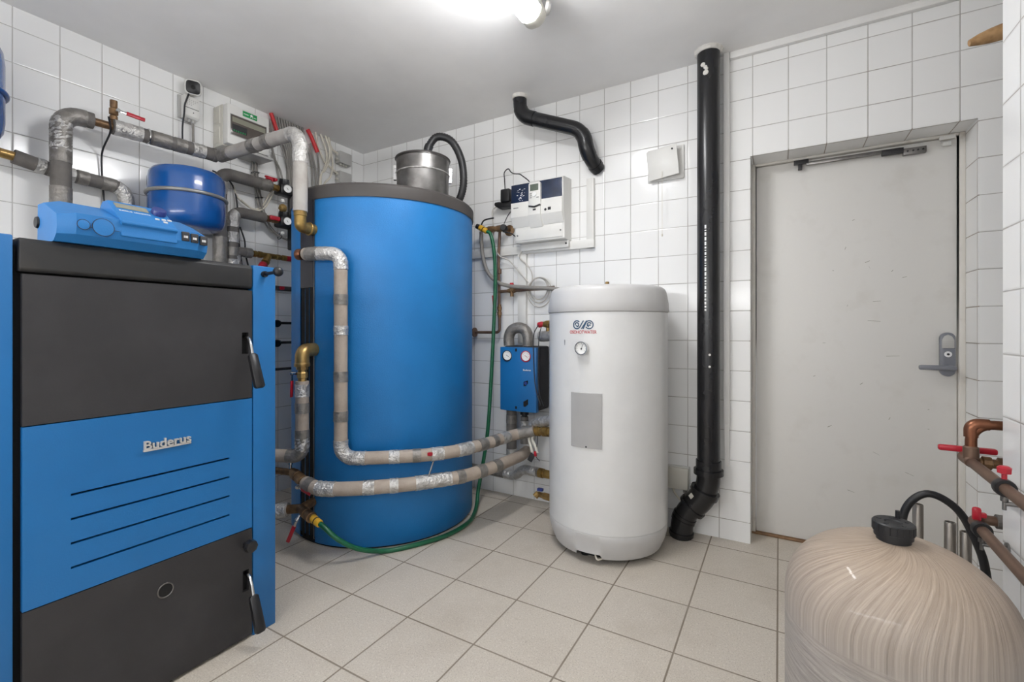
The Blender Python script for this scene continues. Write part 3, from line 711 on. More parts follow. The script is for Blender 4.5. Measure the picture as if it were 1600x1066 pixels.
# green hose with its two yellow couplings
gp = [(1.04, -1.222, .197), (1.10, -1.22, .175), (1.16, -1.19, .12), (1.205, -1.11, .055), (1.26, -1.0, .0135), (1.33, -.90, .0125), (1.40, -.75, .0125), (1.42, -.62, .0125), (1.41, -.50, .0125), (1.365, -.39, .0125), (1.325, -.31, .03), (1.305, -.265, .10), (1.31, -.23, .22), (1.325, -.19, .45), (1.33, -.16, .75), (1.335, -.135, 1.10), (1.338, -.12, 1.40), (1.325, -.118, 1.60), (1.300, -.118, 1.70), (1.275, -.12, 1.722)]
t = thing('garden_hose', 'green hose lying on the floor round the tank and rising to the wall tap', 'hose', (1.4, -.62, 0))
b = bm_(); sweep(b, smooth(gp, 8), .0115, 14); obj('hose', b, 'hose_green', t)
for c, d in (((1.075, -1.224, .186), (-1, .1, .22)), ((1.275, -.12, 1.722), (-.85, 0, .48))):
    b = bm_(); lathe(b, [(0, 0), (.016, 0), (.018, .006), (.018, .028), (.0155, .030), (.0155, .034), (.019, .036), (.019, .062), (.016, .066), (0, .066)], c, d, 20); cp = obj('hose_coupling', b, 'yellow', t)
    b = bm_(); ring(b, V(c)+V(d).normalized()*.032, d, .0165, .003, 20, 8); obj('seal_ring', b, 'black', cp)

# ------------------------------------------------------------------ pipework on the left wall
def leg_pipe(label, pts, spans, tp, r=.032, m='foam_dark', f=.06):
    p = fillet(pts, f); t = thing('insulated_pipe', label, 'pipe', pts[0]); foam(t, p, r, m)
    bands(t, p, r, spans); bands(t, p, r, tp, 'tape', 'grey_tape'); return t, p
t, p = leg_pipe('thick dark lagged pipe behind the round vessel, topmost of the three bending right', [(.12, -1.165, 1.3), (.12, -1.165, 1.995), (.12, -.86, 1.995)], [(.57, .64)], [(.10, .32), (.42, .52), (.9, .96)], .035)
fitting(t, 'brass_union', (.12, -.865, 1.995), (0, 1, 0), union(.075, .017), 'bronze', 12, 25)
t2, p = leg_pipe('dark lagged pipe with foil seams, second of the three bending right on the left wall', [(.12, -1.095, 1.3), (.12, -1.095, 1.787), (.12, -.90, 1.787)], [(.12, .20), (.30, .36), (.39, .48)], [(.02, .09), (.22, .27)], .032)
fitting(t2, 'brass_union', (.12, -.905, 1.787), (0, 1, 0), union(.10, .017), 'old_brass', 12, 25)
t3, p = leg_pipe('short dark lagged branch just above the boiler with a brass strainer', [(.12, -1.06, 1.36), (.12, -1.085, 1.552), (.12, -.985, 1.552)], [(.05, .17)], [(.24, .28)], .028, f=.03)
b = bm_(); lathe(b, union(.085, .016), (.12, -.99, 1.552), (0, 1, 0), 12); lathe(b, union(.10, .014), (.12, -.84, 1.552), (0, 1, 0), 12)
rod(b, (.12, -.92, 1.552), (.12, -.83, 1.552), .017, 14); lathe(b, [(0, 0), (.02, 0), (.02, .045), (.024, .047), (.024, .06), (0, .06)], (.125, -.875, 1.55), (.3, -.55, -.75), 10)
obj('strainer', b, 'bronze', t3, angle=25)
b = bm_(); lathe(b, [(0, 0), (.024, 0), (.026, .01), (.026, .028), (.018, .034), (0, .034)], (.143, -.918, 1.492), (.3, -.55, -.75), 14); obj('strainer_cap', b, 'red', t3)
b = bm_(); lathe(b, [(.018, 0), (.018, .045), (.014, .05)], (.12, -.755, 1.552), (0, 1, 0), 12); obj('red_sleeve', b, 'red', t3)
b = bm_(); rod(b, (.12, -.76, 1.552), (.12, -.55, 1.552), .013, 12); obj('pipe_tail', b, 'lid', t3)

def pump_group(label, y, z, red_up):
    """Small black pump group with a thermometer, red handles and white caps."""
    t = thing('pump_group', label, 'pump', (.12, y, z))
    b = bm_(); box(b, .07, .155, y-.045, y+.16, z-.035, z+.03, .012); box(b, .08, .15, y+.045, y+.085, z-.17, z-.02, .008); rod(b, (.12, y+.15, z), (.12, y+.26, z), .02, 14)
    lathe(b, [(0, 0), (.032, 0), (.034, .02), (.03, .04), (0, .042)], (.12, y-.005, z+.03), (.25, -.1, 1), 8)
    obj('pump_body', b, 'black', t, angle=25)
    b = bm_(); lathe(b, [(0, 0), (.026, 0), (.026, .012), (.023, .012), (.022, .009), (0, .009)], (.156, y-.005, z), (1, -.25, 0), 24); g = obj('gauge', b, 'chrome', t)
    b = bm_(); lathe(b, [(.0222, .0085), (.0222, .0105), (0, .0105)], (.156, y-.005, z), (1, -.25, 0), 24); d = obj('dial', b, 'dial', g)
    n = V((1, -.25, 0)).normalized(); xd = V((0, 0, 1)).cross(n)
    b = bm_(); on_dial(b, V((.156, y-.005, z))+n*.0105, xd, V((0, 0, 1)), n, .003, -.006, .0014, .016, .6, .0005); obj('needle', b, 'ink', d)
    for dy, dz in ((.075, .04), (.115, .03), (-.02, -.055), (.10, -.06)):
        b = bm_(); lathe(b, [(0, 0), (.012, 0), (.013, .012), (.009, .02), (0, .02)], (.13, y+dy, z+dz-.012), (.2, 0, 1 if dz > 0 else -1), 12); obj('white_cap', b, 'box_white', t)
    if red_up:
        b = bm_(); box(b, .118, .136, y-.135, y-.055, z+.048, z+.058, .004); box(b, .11, .145, y-.125, y-.10, z+.035, z+.052, .005); box(b, .11, .145, y-.08, y-.062, z+.035, z+.052, .005); rod(b, (.127, y-.09, z+.0), (.127, y-.09, z+.05), .008, 10); obj('red_handle', b, 'red', t)
        b = bm_(); lathe(b, [(0, 0), (.016, 0), (.022, .012), (.022, .03), (0, .032)], (.125, y+.065, z-.08), (.3, 0, -1), 10); obj('red_handle', b, 'red', t)
    else:
        b = bm_(); box(b, .135, .150, y-.115, y-.045, z-.006, z+.022, .006); obj('red_handle', b, 'red', t)
        b = bm_(); lathe(b, [(0, 0), (.02, 0), (.026, .012), (.024, .03), (.015, .04), (0, .042)], (.13, y-.02, z+.075), (.6, -.3, .4), 10); obj('brass_head', b, 'brass', t)
    b = bm_(); rod(b, (.125, y+.075, z-.07), (.125, y+.075, z-.19), .011, 12); obj('drop_tube', b, 'old_brass', t)
pump_group('small black pump group with a dial and raised red handle on the left wall', -.765, 1.995, True)
pump_group('small black pump group with a brass head, the one below the red handle', -.765, 1.785, False)

# pipe stubs seen between the boiler and the blue tank
for z, lab, m in ((1.36, 'short black pipe with a red valve behind and below the black ball lever', 'lid'), (1.13, 'upper of two thin dark pipes with small valves between boiler and blue tank', 'rubber'), (1.0, 'lower of two thin dark pipes with small valves between boiler and blue tank', 'rubber'), (.825, 'plain dark pipe crossing the wall tiles between boiler and tank above the grey riser', 'lid')):
    t = thing('wall_pipe', lab, 'pipe', (.05, -.8, z))
    b = bm_(); rod(b, (.05, -1.25, z), (.05, -.40, z), .016 if z > 1.3 else .009, 12); obj('pipe', b, m, t)
    if z == 1.36:
        b = bm_(); box(b, .064, .08, -.765, -.735, z-.01, z+.012, .004); obj('valve_handle', b, 'red', t)
    if z in (1.13, 1.0):
        b = bm_(); lathe(b, [(0, 0), (.022, 0), (.026, .012), (.022, .024), (0, .024)], (.05, -.775, z), (.9, -.2, -.3), 14); rod(b, (.05, -.79, z), (.05, -.75, z), .016, 10); obj('valve', b, 'black', t)

# ------------------------------------------------------------------ expansion vessels
def vessel(label, c, R, h0, h1, loc, strap_dir):
    c = V(c); t = thing('expansion_vessel', label, 'vessel', loc)
    def half(s, hh): return [(R, 0), (R, s*hh*.55), (R*.975, s*hh*.76), (R*.9, s*hh*.90), (R*.72, s*hh*.975), (R*.35, s*hh), (0, s*hh)]
    b = bm_(); lathe(b, half(1, h1), c, seg=64); obj('shell', b, 'vessel_blue', t, angle=60)
    b = bm_(); lathe(b, half(-1, h0), c, seg=64); obj('shell', b, 'vessel_blue', t, angle=60)
    b = bm_(); lathe(b, [(.02, 0), (.02, .01), (.012, .012), (.012, .03), (0, .03)], c+V((0, 0, h1-.002)), seg=16); obj('fill_cap', b, 'black', t)
    b = bm_(); ring(b, c, (0, 0, 1), R+.003, .0095, 72, 12)
    bd = obj('clamp_band', b, 'band' if strap_dir else 'vessel_blue', t)
    b = bm_(); d = V((-1, 0, 0))
    box(b, 0.001, c.x-R-.004, c.y-.03, c.y+.03, c.z-.012, c.z+.012, .003); box(b, .0005, .006, c.y-.06, c.y+.06, c.z-.05, c.z+.05, .002)
    obj('wall_bracket', b, 'steel', t); return t
vs = vessel('blue round vessel with a grey band hanging above the boiler controller', (.205, -1.372, 1.782), .171, .172, .140, (0, -1.372, 1.79), True)
b = bm_(); lathe(b, [(.1712, .03), (.1722, .03), (.1722, .08), (.1712, .08)], (.205, -1.372, 1.782), seg=8, a0=math.radians(-118), a1=math.radians(-106)); obj('paper_label', b, 'box_white', vs)
vessel('dark blue vessel cut off by the left edge of the photo above the boiler', (.235, -2.225, 2.0), .178, .19, .215, (0, -2.225, 2.0), False)
t = thing('insulated_pipe', 'dark lagged pipe with a brass end running from the edge vessel behind the upright pipe', 'pipe', (.07, -1.9, 1.81))
p = fillet([(.072, -1.985, 1.828), (.068, -1.86, 1.805), (.066, -1.59, 1.795), (.066, -1.578, 1.58)], .06)
foam(t, p, .031, 'foam_dark'); bands(t, p, .031, [(.07, .10), (.16, .20), (.36, .46)]); bands(t, p, .031, [(.11, .15), (.21, .25), (.30, .35)], 'tape', 'grey_tape')
b = bm_(); sweep(b, [(.078, -2.03, 1.83), (.072, -1.98, 1.828)], .020, 18); rod(b, (.12, -2.12, 1.83), (.076, -2.02, 1.83), .014, 12); obj('brass_end', b, 'brass', t)

# ------------------------------------------------------------------ pump station on the back wall
ps = thing('pump_station', 'blue fronted pump station with two round gauges beside the white water heater', 'pump station', (1.545, -.1, .6))
b = bm_(); box(b, 1.428, 1.678, -.168, -.03, .600, .985, .012); box(b, 1.47, 1.65, -.04, .0, .62, .95, .01); obj('insulation_block', b, 'insulation', ps)
b = bm_()                                                       # bowed blue cover
poly = [(1.421+.249*i/12, -.197-.010*math.sin(PI*i/12)) for i in range(13)]
prism(b, poly+[(1.670, -.160), (1.421, -.160)], 2, .593, .979, .003); cv = obj('cover', b, 'blue', ps, angle=25)
for x, z, m in ((1.476, .926, 'ink'), (1.605, .926, 'red')):
    yy = -.197-.010*math.sin(PI*(x-1.421)/.249)
    b = bm_(); lathe(b, [(.029, -.004), (.034, .002), (.034, .004), (.0285, .005), (.0285, -.004)], (x, yy, z), (0, -1, 0), 28); obj('gauge_recess', b, m, cv)
    b = bm_(); lathe(b, [(.0, -.003), (.0275, -.003), (.0275, .006), (.025, .006), (.0245, .004), (0, .004)], (x+.002, yy, z+.002), (0, -1, 0), 28); g = obj('gauge', b, 'dial', cv)
    b = bm_()
    on_dial(b, V((x+.002, yy-.004, z+.002)), V((1, 0, 0)), V((0, 0, 1)), V((0, -1, 0)), -.008, .004, .0012, .022, -2.1, .0006)
    for k in range(9):
        a = -2.2+4.4*k/8; on_dial(b, V((x+.002, yy-.004, z+.002)), V((1, 0, 0)), V((0, 0, 1)), V((0, -1, 0)), .0185*math.sin(a), .0185*math.cos(a), .0007, .004, -a, .0005)
    obj('gauge_needle', b, 'red' if m == 'red' else 'ink', cv)
b = bm_()
prism(b, [(1.592, .748), (1.592, .775), (1.618, .783), (1.618, .765), (1.606, .752)], 1, -.2085, -.19); prism(b, [(1.590, .628), (1.590, .655), (1.620, .672), (1.620, .640), (1.600, .625)], 1, -.2075, -.19)
box(b, 1.534, 1.546, -.2085, -.19, .954, .972); box(b, 1.534, 1.546, -.2085, -.19, .608, .624); obj('cut_out', b, 'void', cv)
b = bm_(); lathe(b, [(0, 0), (.010, 0), (.010, .004), (0, .004)], (1.607, -.206, .766), (0, -1, 0), 16); obj('knob', b, 'dark_blue', cv)
b = bm_(); text_bm(b, 'Buderus', (1.588, -.2065, .840), (1, 0, 0), (0, 0, 1), .052, .010, .0012, .01); obj('lettering', b, 'ink_white', cv)
p = smooth([(1.437, -.115, .985), (1.436, -.115, 1.04), (1.458, -.115, 1.082), (1.505, -.115, 1.098), (1.552, -.115, 1.082), (1.572, -.115, 1.04), (1.573, -.115, .985)], 8)
b = bm_(); sweep(b, p, .034, 20, jit=.012); obj('lagged_loop', b, 'tape', ps, angle=40)
# connections below the station
t = thing('insulated_pipe', 'dark lagged upright pipe under the left half of the pump station', 'pipe', (1.455, -.115, .34))
p = [V((1.455, -.115, .300)), V((1.455, -.115, .598))]; foam(t, p, .032, 'foam_dark'); bands(t, p, .032, [(.0, .04)]); bands(t, p, .032, [(.20, .25)], 'tape', 'grey_tape')
t = thing('insulated_pipe', 'black and foil pipe joint under the middle of the pump station', 'pipe', (1.553, -.125, .37))
p = [V((1.553, -.125, .385)), V((1.553, -.125, .55))]; foam(t, p, .024, 'foam_dark'); bands(t, p, .0245, [(.07, .14)]); bands(t, p, .0245, [(.0, .05)], 'tape', 'grey_tape')
b = bm_(); lathe(b, [(.018, 0), (.018, .015), (.026, .018), (.026, .04), (.018, .044), (.018, .055)], (1.553, -.125, .545), (0, 0, 1), 10); obj('union_nut', b, 'black', t)
# foil lines into the heater
t = thing('insulated_pipe', 'bent foil wrapped pipe low on the wall entering the heater through a bronze nut', 'pipe', (1.5, -.12, .17))
p = fillet([(1.10, -.09, .165), (1.475, -.10, .166), (1.535, -.115, .222), (1.72, -.135, .222)], .035)
foam(t, sub(p, 0, .34), .026, 'foam_dark'); bands(t, sub(p, .02, .40), .026, [(.20, .27)], 'tape', 'grey_tape'); bands(t, p, .0265, [(.295, .38), (.382, .47), (.472, .56)])
fitting(t, 'bronze_nut', (1.655, -.13, .222), (1, -.1, 0), [(0, 0), (.027, 0), (.03, .004), (.03, .03), (.022, .034), (.026, .04), (.026, .06), (.022, .20), (0, .20)], 'bronze', 8, 20)
t = thing('insulated_pipe', 'foil wrapped elbow with brass valve and hanging tags under the pump station', 'pipe', (1.66, -.2, .53))
p = fillet([(1.635, -.19, .44), (1.640, -.195, .525), (1.845, -.26, .588)], .04)
b = bm_(); sweep(b, resample(p, .012), .030, 20, jit=.012); obj('insulation', b, 'foil', t, angle=40)
b = bm_(); lathe(b, union(.14, .022), (1.655, -.225, .49), V((.14, -.02, .015)), 12); obj('brass_valve', b, 'bronze', t, angle=25)
b = bm_()
for dx in (0, .022): sweep(b, smooth([(1.66+dx, -.235, .49), (1.648+dx, -.245, .45), (1.662+dx*1.4, -.25, .41), (1.672+dx*1.5, -.25, .375)], 5), .009, 10)
obj('foil_flap', b, 'box_cream', t)
b = bm_(); prism(b, [(1.645, .33), (1.672, .318), (1.695, .36), (1.668, .374)], 1, -.262, -.256, .001); obj('tag', b, 'ink', t)
b = bm_(); box(b, 1.688, 1.704, -.262, -.250, .355, .385, .003); obj('red_tip', b, 'red', t)
t = thing('insulated_pipe', 'crumpled foil pipe stub with a red capped brass valve beside the top of the heater', 'pipe', (1.68, -.12, 1.06))
b = bm_(); sweep(b, resample([V((1.655, -.1, 1.045)), V((1.865, -.19, 1.058))], .012), .033, 20, jit=.03); obj('insulation', b, 'foil', t, angle=30)
b = bm_(); lathe(b, union(.10, .018), (1.69, -.13, 1.118), V((.10, -.03, .0)), 12); rod(b, (1.72, -.135, 1.06), (1.72, -.135, 1.13), .014, 12); obj('brass_valve', b, 'bronze', t, angle=25)
b = bm_(); lathe(b, [(0, 0), (.013, 0), (.017, .012), (.017, .035), (.010, .042), (0, .042)], (1.69, -.135, 1.122), (-.95, 0, -.25), 14); obj('red_cap', b, 'red', t)
t = thing('sensor_cable', 'thin black sensor wires dangling between the pump station and the heater', 'cable', (1.69, -.19, .9))
b = bm_()
sweep(b, smooth([(1.662, -.15, 1.115), (1.655, -.2, 1.05), (1.660, -.21, .90), (1.675, -.215, .75), (1.71, -.215, .645)], 8), .0028, 8)
sweep(b, smooth([(1.685, -.16, 1.10), (1.69, -.2, 1.03), (1.69, -.21, .85), (1.70, -.215, .72), (1.73, -.215, .64)], 8), .0028, 8)
sweep(b, smooth([(1.70, -.23, .56), (1.705, -.25, .44), (1.695, -.25, .36), (1.72, -.25, .33)], 8), .0022, 8); obj('wire', b, 'cable_black', t)
t = thing('drain_cock', 'small brass drain cock with a dark blue handle low beside the heater', 'valve', (1.70, -.2, .12))
b = bm_(); lathe(b, union(.19, .016), (1.69, -.20, .118), (1, -.2, 0), 12); lathe(b, [(0, 0), (.014, 0), (.018, .006), (.018, .03), (0, .032)], (1.69, -.205, .128), (-.5, -.6, -.7), 10); obj('valve_body', b, 'brass', t, angle=25)
b = bm_(); box(b, 1.69, 1.725, -.228, -.205, .146, .162, .004); obj('handle', b, 'dark_blue', t)

# ------------------------------------------------------------------ wall controller
wc = thing('wall_controller', 'white heating controller with a navy upper panel on the back wall', 'controller', (1.64, -.06, 1.63))
b = bm_(); prism(b, [(0, 1.628), (-.100, 1.628), (-.104, 1.634), (-.104, 1.735), (-.126, 1.79), (-.126, 1.985), (-.11, 1.997), (0, 2.007)], 0, 1.475, 1.812, .003)
cs = obj('casing', b, 'box_white', wc, angle=20)
b = bm_(); box(b, 1.462, 1.806, -.131, -.10, 1.868, 1.985, .002); np = obj('navy_panel', b, 'navy', wc)
b = bm_(); prism(b, [(-.10, 1.75), (-.108, 1.722), (-.138, 1.782), (-.136, 1.872), (-.10, 1.872)], 0, 1.462, 1.809, .002); mp = obj('front_flap', b, 'box_white', wc, angle=20)
b = bm_(); prism(b, [(-.10, 1.72), (-.112, 1.710), (-.148, 1.782), (-.146, 1.835), (-.12, 1.84)], 0, 1.588, 1.672, .002); obj('middle_block', b, 'box_white', wc, angle=20)
b = bm_(); box(b, 1.482, 1.800, -.109, -.09, 1.64, 1.722, .002); lp = obj('terminal_cover', b, 'box_white', wc)
for x, z in ((1.495, 1.672), (1.788, 1.678)):
    b = bm_(); lathe(b, [(0, 0), (.005, 0), (.005, .003), (0, .003)], (x, -.109, z), (0, -1, 0), 12); obj('screw', b, 'steel', lp)
b = bm_(); prism(b, [(1.593, 1.838), (1.60, 1.826), (1.665, 1.826), (1.673, 1.838), (1.673, 1.968), (1.665, 1.978), (1.60, 1.978), (1.593, 1.968)], 1, -.150, -.12, .004); rm = obj('remote_unit', b, 'box_white', wc, angle=25)
b = bm_(); box(b, 1.605, 1.661, -.152, -.148, 1.925, 1.964, .001); obj('display', b, 'lcd', rm)
b = bm_(); lathe(b, [(0, 0), (.014, 0), (.013, .008), (0, .008)], (1.636, -.150, 1.902), (0, -1, 0), 20); obj('dial', b, 'dial', rm)
b = bm_()
for z in (1.908, 1.896, 1.884): box(b, 1.602, 1.616, -.1515, -.149, z-.003, z+.003)
box(b, 1.648, 1.664, -.1515, -.149, 1.879, 1.885); obj('button', b, 'band', rm)
b = bm_(); prism(b, [(1.594, 1.831), (1.633, 1.822), (1.672, 1.831), (1.672, 1.840), (1.633, 1.832), (1.594, 1.840)], 1, -.152, -.13); obj('shadow_gap', b, 'ink', rm)
b = bm_()
for k in range(26):
    x = 1.535+random.uniform(-.035, .035)*(1-abs(k-13)/26); z = 1.885+.075*k/26+random.uniform(-.006, .006); w = random.uniform(.002, .006); h = random.uniform(.001, .004)
    box(b, x-w, x+w, -.1318, -.130, z-h*.5, z+h*.5)
obj('printed_marks', b, 'ink_white', np)
b = bm_()
for k in range(4): box(b, 1.482+.009*k, 1.488+.009*k, -.137, -.135, 1.836, 1.842)
box(b, 1.622, 1.642, -.1475, -.145, 1.806, 1.817); lathe(b, [(0, 0), (.0075, 0), (.0075, .004), (0, .004)], (1.702, -.1355, 1.805), (0, -1, 0), 14); box(b, 1.718, 1.738, -.140, -.135, 1.800, 1.817, .001); obj('switch', b, 'ink', mp)
# mounting rail, ducts
dt = thing('cable_duct', 'white cable duct running below the wall controller to the right', 'cable duct', (1.52, -.02, 1.60))
b = bm_(); box(b, 1.08, 1.965, -.028, 0, 1.572, 1.622, .002); obj('duct', b, 'box_white', dt)
b = bm_(); box(b, 1.49, 1.815, -.055, -.005, 1.585, 1.627, .003); obj('bracket', b, 'box_white', dt)
b = bm_(); lathe(b, [(0, 0), (.006, 0), (.006, .003), (0, .003)], (1.80, -.055, 1.607), (0, -1, 0), 10); obj('screw', b, 'ink', dt)
dt = thing('cable_duct', 'short upright white cable duct under the thin black pipe end', 'cable duct', (1.94, -.01, 1.8))
b = bm_(); box(b, 1.918, 1.963, -.026, 0, 1.572, 1.985, .002); obj('duct', b, 'box_white', dt)
dt = thing('cable_duct', 'upright white cable duct dropping behind the pump station', 'cable duct', (1.475, -.01, 1.3))
b = bm_(); box(b, 1.448, 1.508, -.026, 0, 1.0, 1.572, .002); obj('duct', b, 'box_white', dt)

ad = thing('power_adapter', 'black plug adapter standing on a power strip left of the wall controller', 'adapter', (1.385, -.06, 1.91))
b = bm_(); box(b, 1.352, 1.418, -.085, -.03, 1.908, 1.992, .008); obj('adapter_body', b, 'black', ad)
b = bm_(); sweep(b, smooth([(1.375, -.06, 1.985), (1.365, -.05, 2.06), (1.357, -.04, 2.112), (1.386, -.04, 2.132), (1.41, -.045, 2.105), (1.443, -.06, 2.085), (1.49, -.075, 2.07), (1.518, -.085, 2.05), (1.555, -.09, 2.02), (1.57, -.09, 2.003)], 8), .0035, 8); obj('cable', b, 'cable_black', ad)
sk = thing('power_strip', 'black power strip end under the plug adapter by the wall controller', 'socket', (1.36, -.045, 1.89))
b = bm_(); prism(b, [(1.295, 1.905), (1.30, 1.895), (1.335, 1.872), (1.35, 1.878), (1.46, 1.868), (1.46, 1.905), (1.43, 1.912), (1.36, 1.912), (1.33, 1.918), (1.30, 1.918)], 1, -.07, -.02, .005); obj('strip_body', b, 'black', sk)
b = bm_(); box(b, 1.33, 1.46, -.022, .0, 1.88, 1.90); obj('strip_mount', b, 'black', sk)

tapx = thing('wall_tap', 'brass wall tap with a black lever between the blue tank and the wall controller', 'tap', (1.34, -.06, 1.735))
b = bm_(); lathe(b, union(.15, .017), (1.40, -.09, 1.737), (-1, -.1, -.0), 12); rod(b, (1.375, -.005, 1.738), (1.375, -.09, 1.738), .016, 12); lathe(b, [(0, 0), (.036, 0), (.036, .006), (.018, .014), (0, .014)], (1.375, -.002, 1.738), (0, -1, 0), 20); obj('tap_body', b, 'old_brass', tapx, angle=25)
b = bm_(); lathe(b, [(0, 0), (.02, 0), (.022, .05), (.018, .056), (0, .056)], (1.375, -.06, 1.738), (0.3, -1, 0), 14); obj('valve_cap', b, 'black', tapx)
b = bm_(); lathe(b, [(0, 0), (.013, 0), (.017, .01), (.017, .045), (0, .05)], (1.235, -.12, 1.745), (-.9, 0, .45), 14); sweep(b, smooth([(1.225, -.12, 1.758), (1.243, -.12, 1.79), (1.27, -.12, 1.80), (1.325, -.12, 1.803)], 6), .005, 10); obj('tap_lever', b, 'black', tapx)
b = bm_(); sweep(b, smooth([(1.385, -.09, 1.765), (1.41, -.08, 1.82), (1.44, -.07, 1.855), (1.47, -.07, 1.87)], 6), .0028, 8); sweep(b, smooth([(1.375, -.09, 1.715), (1.43, -.08, 1.70), (1.475, -.08, 1.665), (1.49, -.08, 1.64)], 6), .0035, 8); obj('wire', b, 'cable_black', tapx)

t = thing('grey_hose', 'grey flexible hose drooping from the wall tap to the water heater', 'hose', (1.22, -.05, 1.5))
b = bm_(); sweep(b, smooth([(1.215, -.1, 1.73), (1.198, -.07, 1.66), (1.205, -.06, 1.56), (1.245, -.06, 1.46), (1.32, -.06, 1.395), (1.42, -.06, 1.365), (1.56, -.06, 1.35), (1.72, -.06, 1.335), (1.80, -.05, 1.32), (1.90, -.04, 1.30)], 8), .0125, 14); obj('hose', b, 'cable_grey', t)
t = thing('copper_pipe', 'thin dark copper pipe dropping from the wall tap with a red lever valve', 'pipe', (1.32, -.05, 1.3))
b = bm_(); sweep(b, fillet([(1.335, -.06, 1.74), (1.318, -.05, 1.56), (1.323, -.05, 1.30), (1.326, -.05, 1.068), (1.10, -.05, 1.068)], .025), .0095, 12); lathe(b, [(.0096, 0), (.014, .004), (.014, .03), (.0096, .034)], (1.326, -.05, 1.45), (0, 0, 1), 12)
sweep(b, [(1.323, -.05, 1.335), (1.72, -.05, 1.345)], .0105, 12); lathe(b, [(0, 0), (.032, 0), (.032, .008), (.012, .014)], (1.125, -.05, 1.068), (1, 0, 0), 18); obj('pipe', b, 'copper_dull', t)
b = bm_(); lathe(b, union(.085, .012), (1.326, -.05, 1.165), (0, 0, 1), 10); obj('valve_body', b, 'old_brass', t, angle=25)
lever(t, (1.316, -.062, 1.205), (-.6, -.7, 0), (-.12, 0, 1), .105, 'red', .008)
b = bm_(); lathe(b, union(.06, .013), (1.39, -.05, 1.337), (1, 0, .03), 10); rod(b, (1.42, -.05, 1.30), (1.42, -.05, 1.37), .012, 10); obj('stop_valve', b, 'old_brass', t, angle=25)
b = bm_(); lathe(b, [(0, 0), (.012, 0), (.014, .008), (.012, .02), (0, .02)], (1.42, -.05, 1.368), (0, -.2, 1), 10); obj('red_knob', b, 'red', t)
t = thing('coiled_cable', 'white cable hanging down and coiled in loops beside the heater top', 'cable', (1.58, -.04, 1.36))
b = bm_(); sweep(b, smooth([(1.30, -.04, 1.90), (1.268, -.045, 1.87), (1.285, -.06, 1.76), (1.300, -.075, 1.64), (1.33, -.06, 1.57), (1.39, -.035, 1.535), (1.46, -.03, 1.46), (1.53, -.03, 1.385)], 8), .0042, 8)
sweep(b, smooth([(1.51, -.03, 1.60), (1.475, -.035, 1.575), (1.47, -.035, 1.545), (1.52, -.035, 1.50), (1.555, -.035, 1.45), (1.56, -.035, 1.40), (1.535, -.035, 1.37)], 8), .0042, 8)
for R_, cx, cz, yy in ((.062, 1.60, 1.345, -.026), (.072, 1.606, 1.335, -.034), (.084, 1.615, 1.32, -.042)):
    sweep(b, [(cx+R_*math.cos(2*PI*k/40), yy, cz+R_*1.1*math.sin(2*PI*k/40)) for k in range(41)], .004, 8, cap=False)
obj('cable', b, 'cable_pale', t)

# ------------------------------------------------------------------ black drain pipes
t = thing('drain_pipe', 'thin black drain pipe with two bends from the ceiling into the back wall', 'pipe', (1.55, -.18, H))
p = fillet([(1.548, -.177, H), (1.552, -.172, 2.385), (1.935, -.115, 2.235), (1.952, -.105, 2.10), (1.984, 0, 2.035)], .075)
b = bm_(); sweep(b, p, .041, 24); obj('pipe', b, 'pvc', t)
L = plen(p)
for s0, s1 in ((.08, .20), (.52, .66), (.72, L-.02)):
    b = bm_(); sweep(b, sub(p, s0, s1), .044, 24); obj('sleeve', b, 'pvc', t)
b = bm_(); lathe(b, [(.041, 0), (.047, 0), (.046, -.02), (.041, -.022)], (1.548, -.177, H), seg=24); obj('collar', b, 'plaster', t)

sp = thing('soil_pipe', 'thick black soil pipe running from ceiling to floor left of the door', 'pipe', (2.597, -.09, 0))
b = bm_(); sweep(b, [(2.600, -.09, .36), (2.600, -.09, H)], .0545, 40); obj('pipe', b, 'pvc', sp)
p = fillet([(2.600, -.09, .42), (2.600, -.09, .26), (2.475, -.085, .115), (2.465, -.085, .0)], .10)
b = bm_(); sweep(b, p, .056, 36); obj('bend', b, 'pvc', sp)
L = plen(p); 
for s0, s1, r in ((.0, .055, .0605), (.045, .070, .071), (.155, .178, .071), (.17, .27, .064), (.262, .280, .071), (.335, .35, .060), (.355, .37, .060), (L-.03, L-.012, .062)):
    b = bm_(); sweep(b, sub(p, s0, s1), r, 36); obj('pipe_collar', b, 'pvc', sp)
b = bm_(); q = sub(p, .215, .235); d = (q[-1]-q[0]).normalized(); n = V((-.5, -.8, .5)); n = (n-d*n.dot(d)).normalized(); e = d.cross(n); c = q[0]+n*.0665
vs = [b.verts.new(c+e*x+d*y+n*z) for z in (-.004, .001) for x, y in ((-.011, -.011), (.011, -.011), (.011, .011), (-.011, .011))]
b.faces.new(vs[:4][::-1]); b.faces.new(vs[4:])
for i in range(4): b.faces.new((vs[i], vs[(i+1) % 4], vs[4+(i+1) % 4], vs[4+i]))
obj('small_label', b, 'box_cream', sp)
b = bm_(); a = math.radians(-98); n = V((math.cos(a), math.sin(a), 0)); e = V((-n.y, n.x, 0))
z = 1.615
while z > 1.19:
    h = random.choice((.006, .01, .014, .018)); z -= h+.006
    vs = [b.verts.new(V((2.600, -.09, 0))+n*q+e*x+V((0, 0, zz))) for q in (.053, .0553) for x, zz in ((-.004, z), (.004, z), (.004, z+h), (-.004, z+h))]
    b.faces.new(vs[:4][::-1]); b.faces.new(vs[4:])
    for i in range(4): b.faces.new((vs[i], vs[(i+1) % 4], vs[4+(i+1) % 4], vs[4+i]))
obj('printed_marks', b, 'ink_white', sp)
b = bm_()
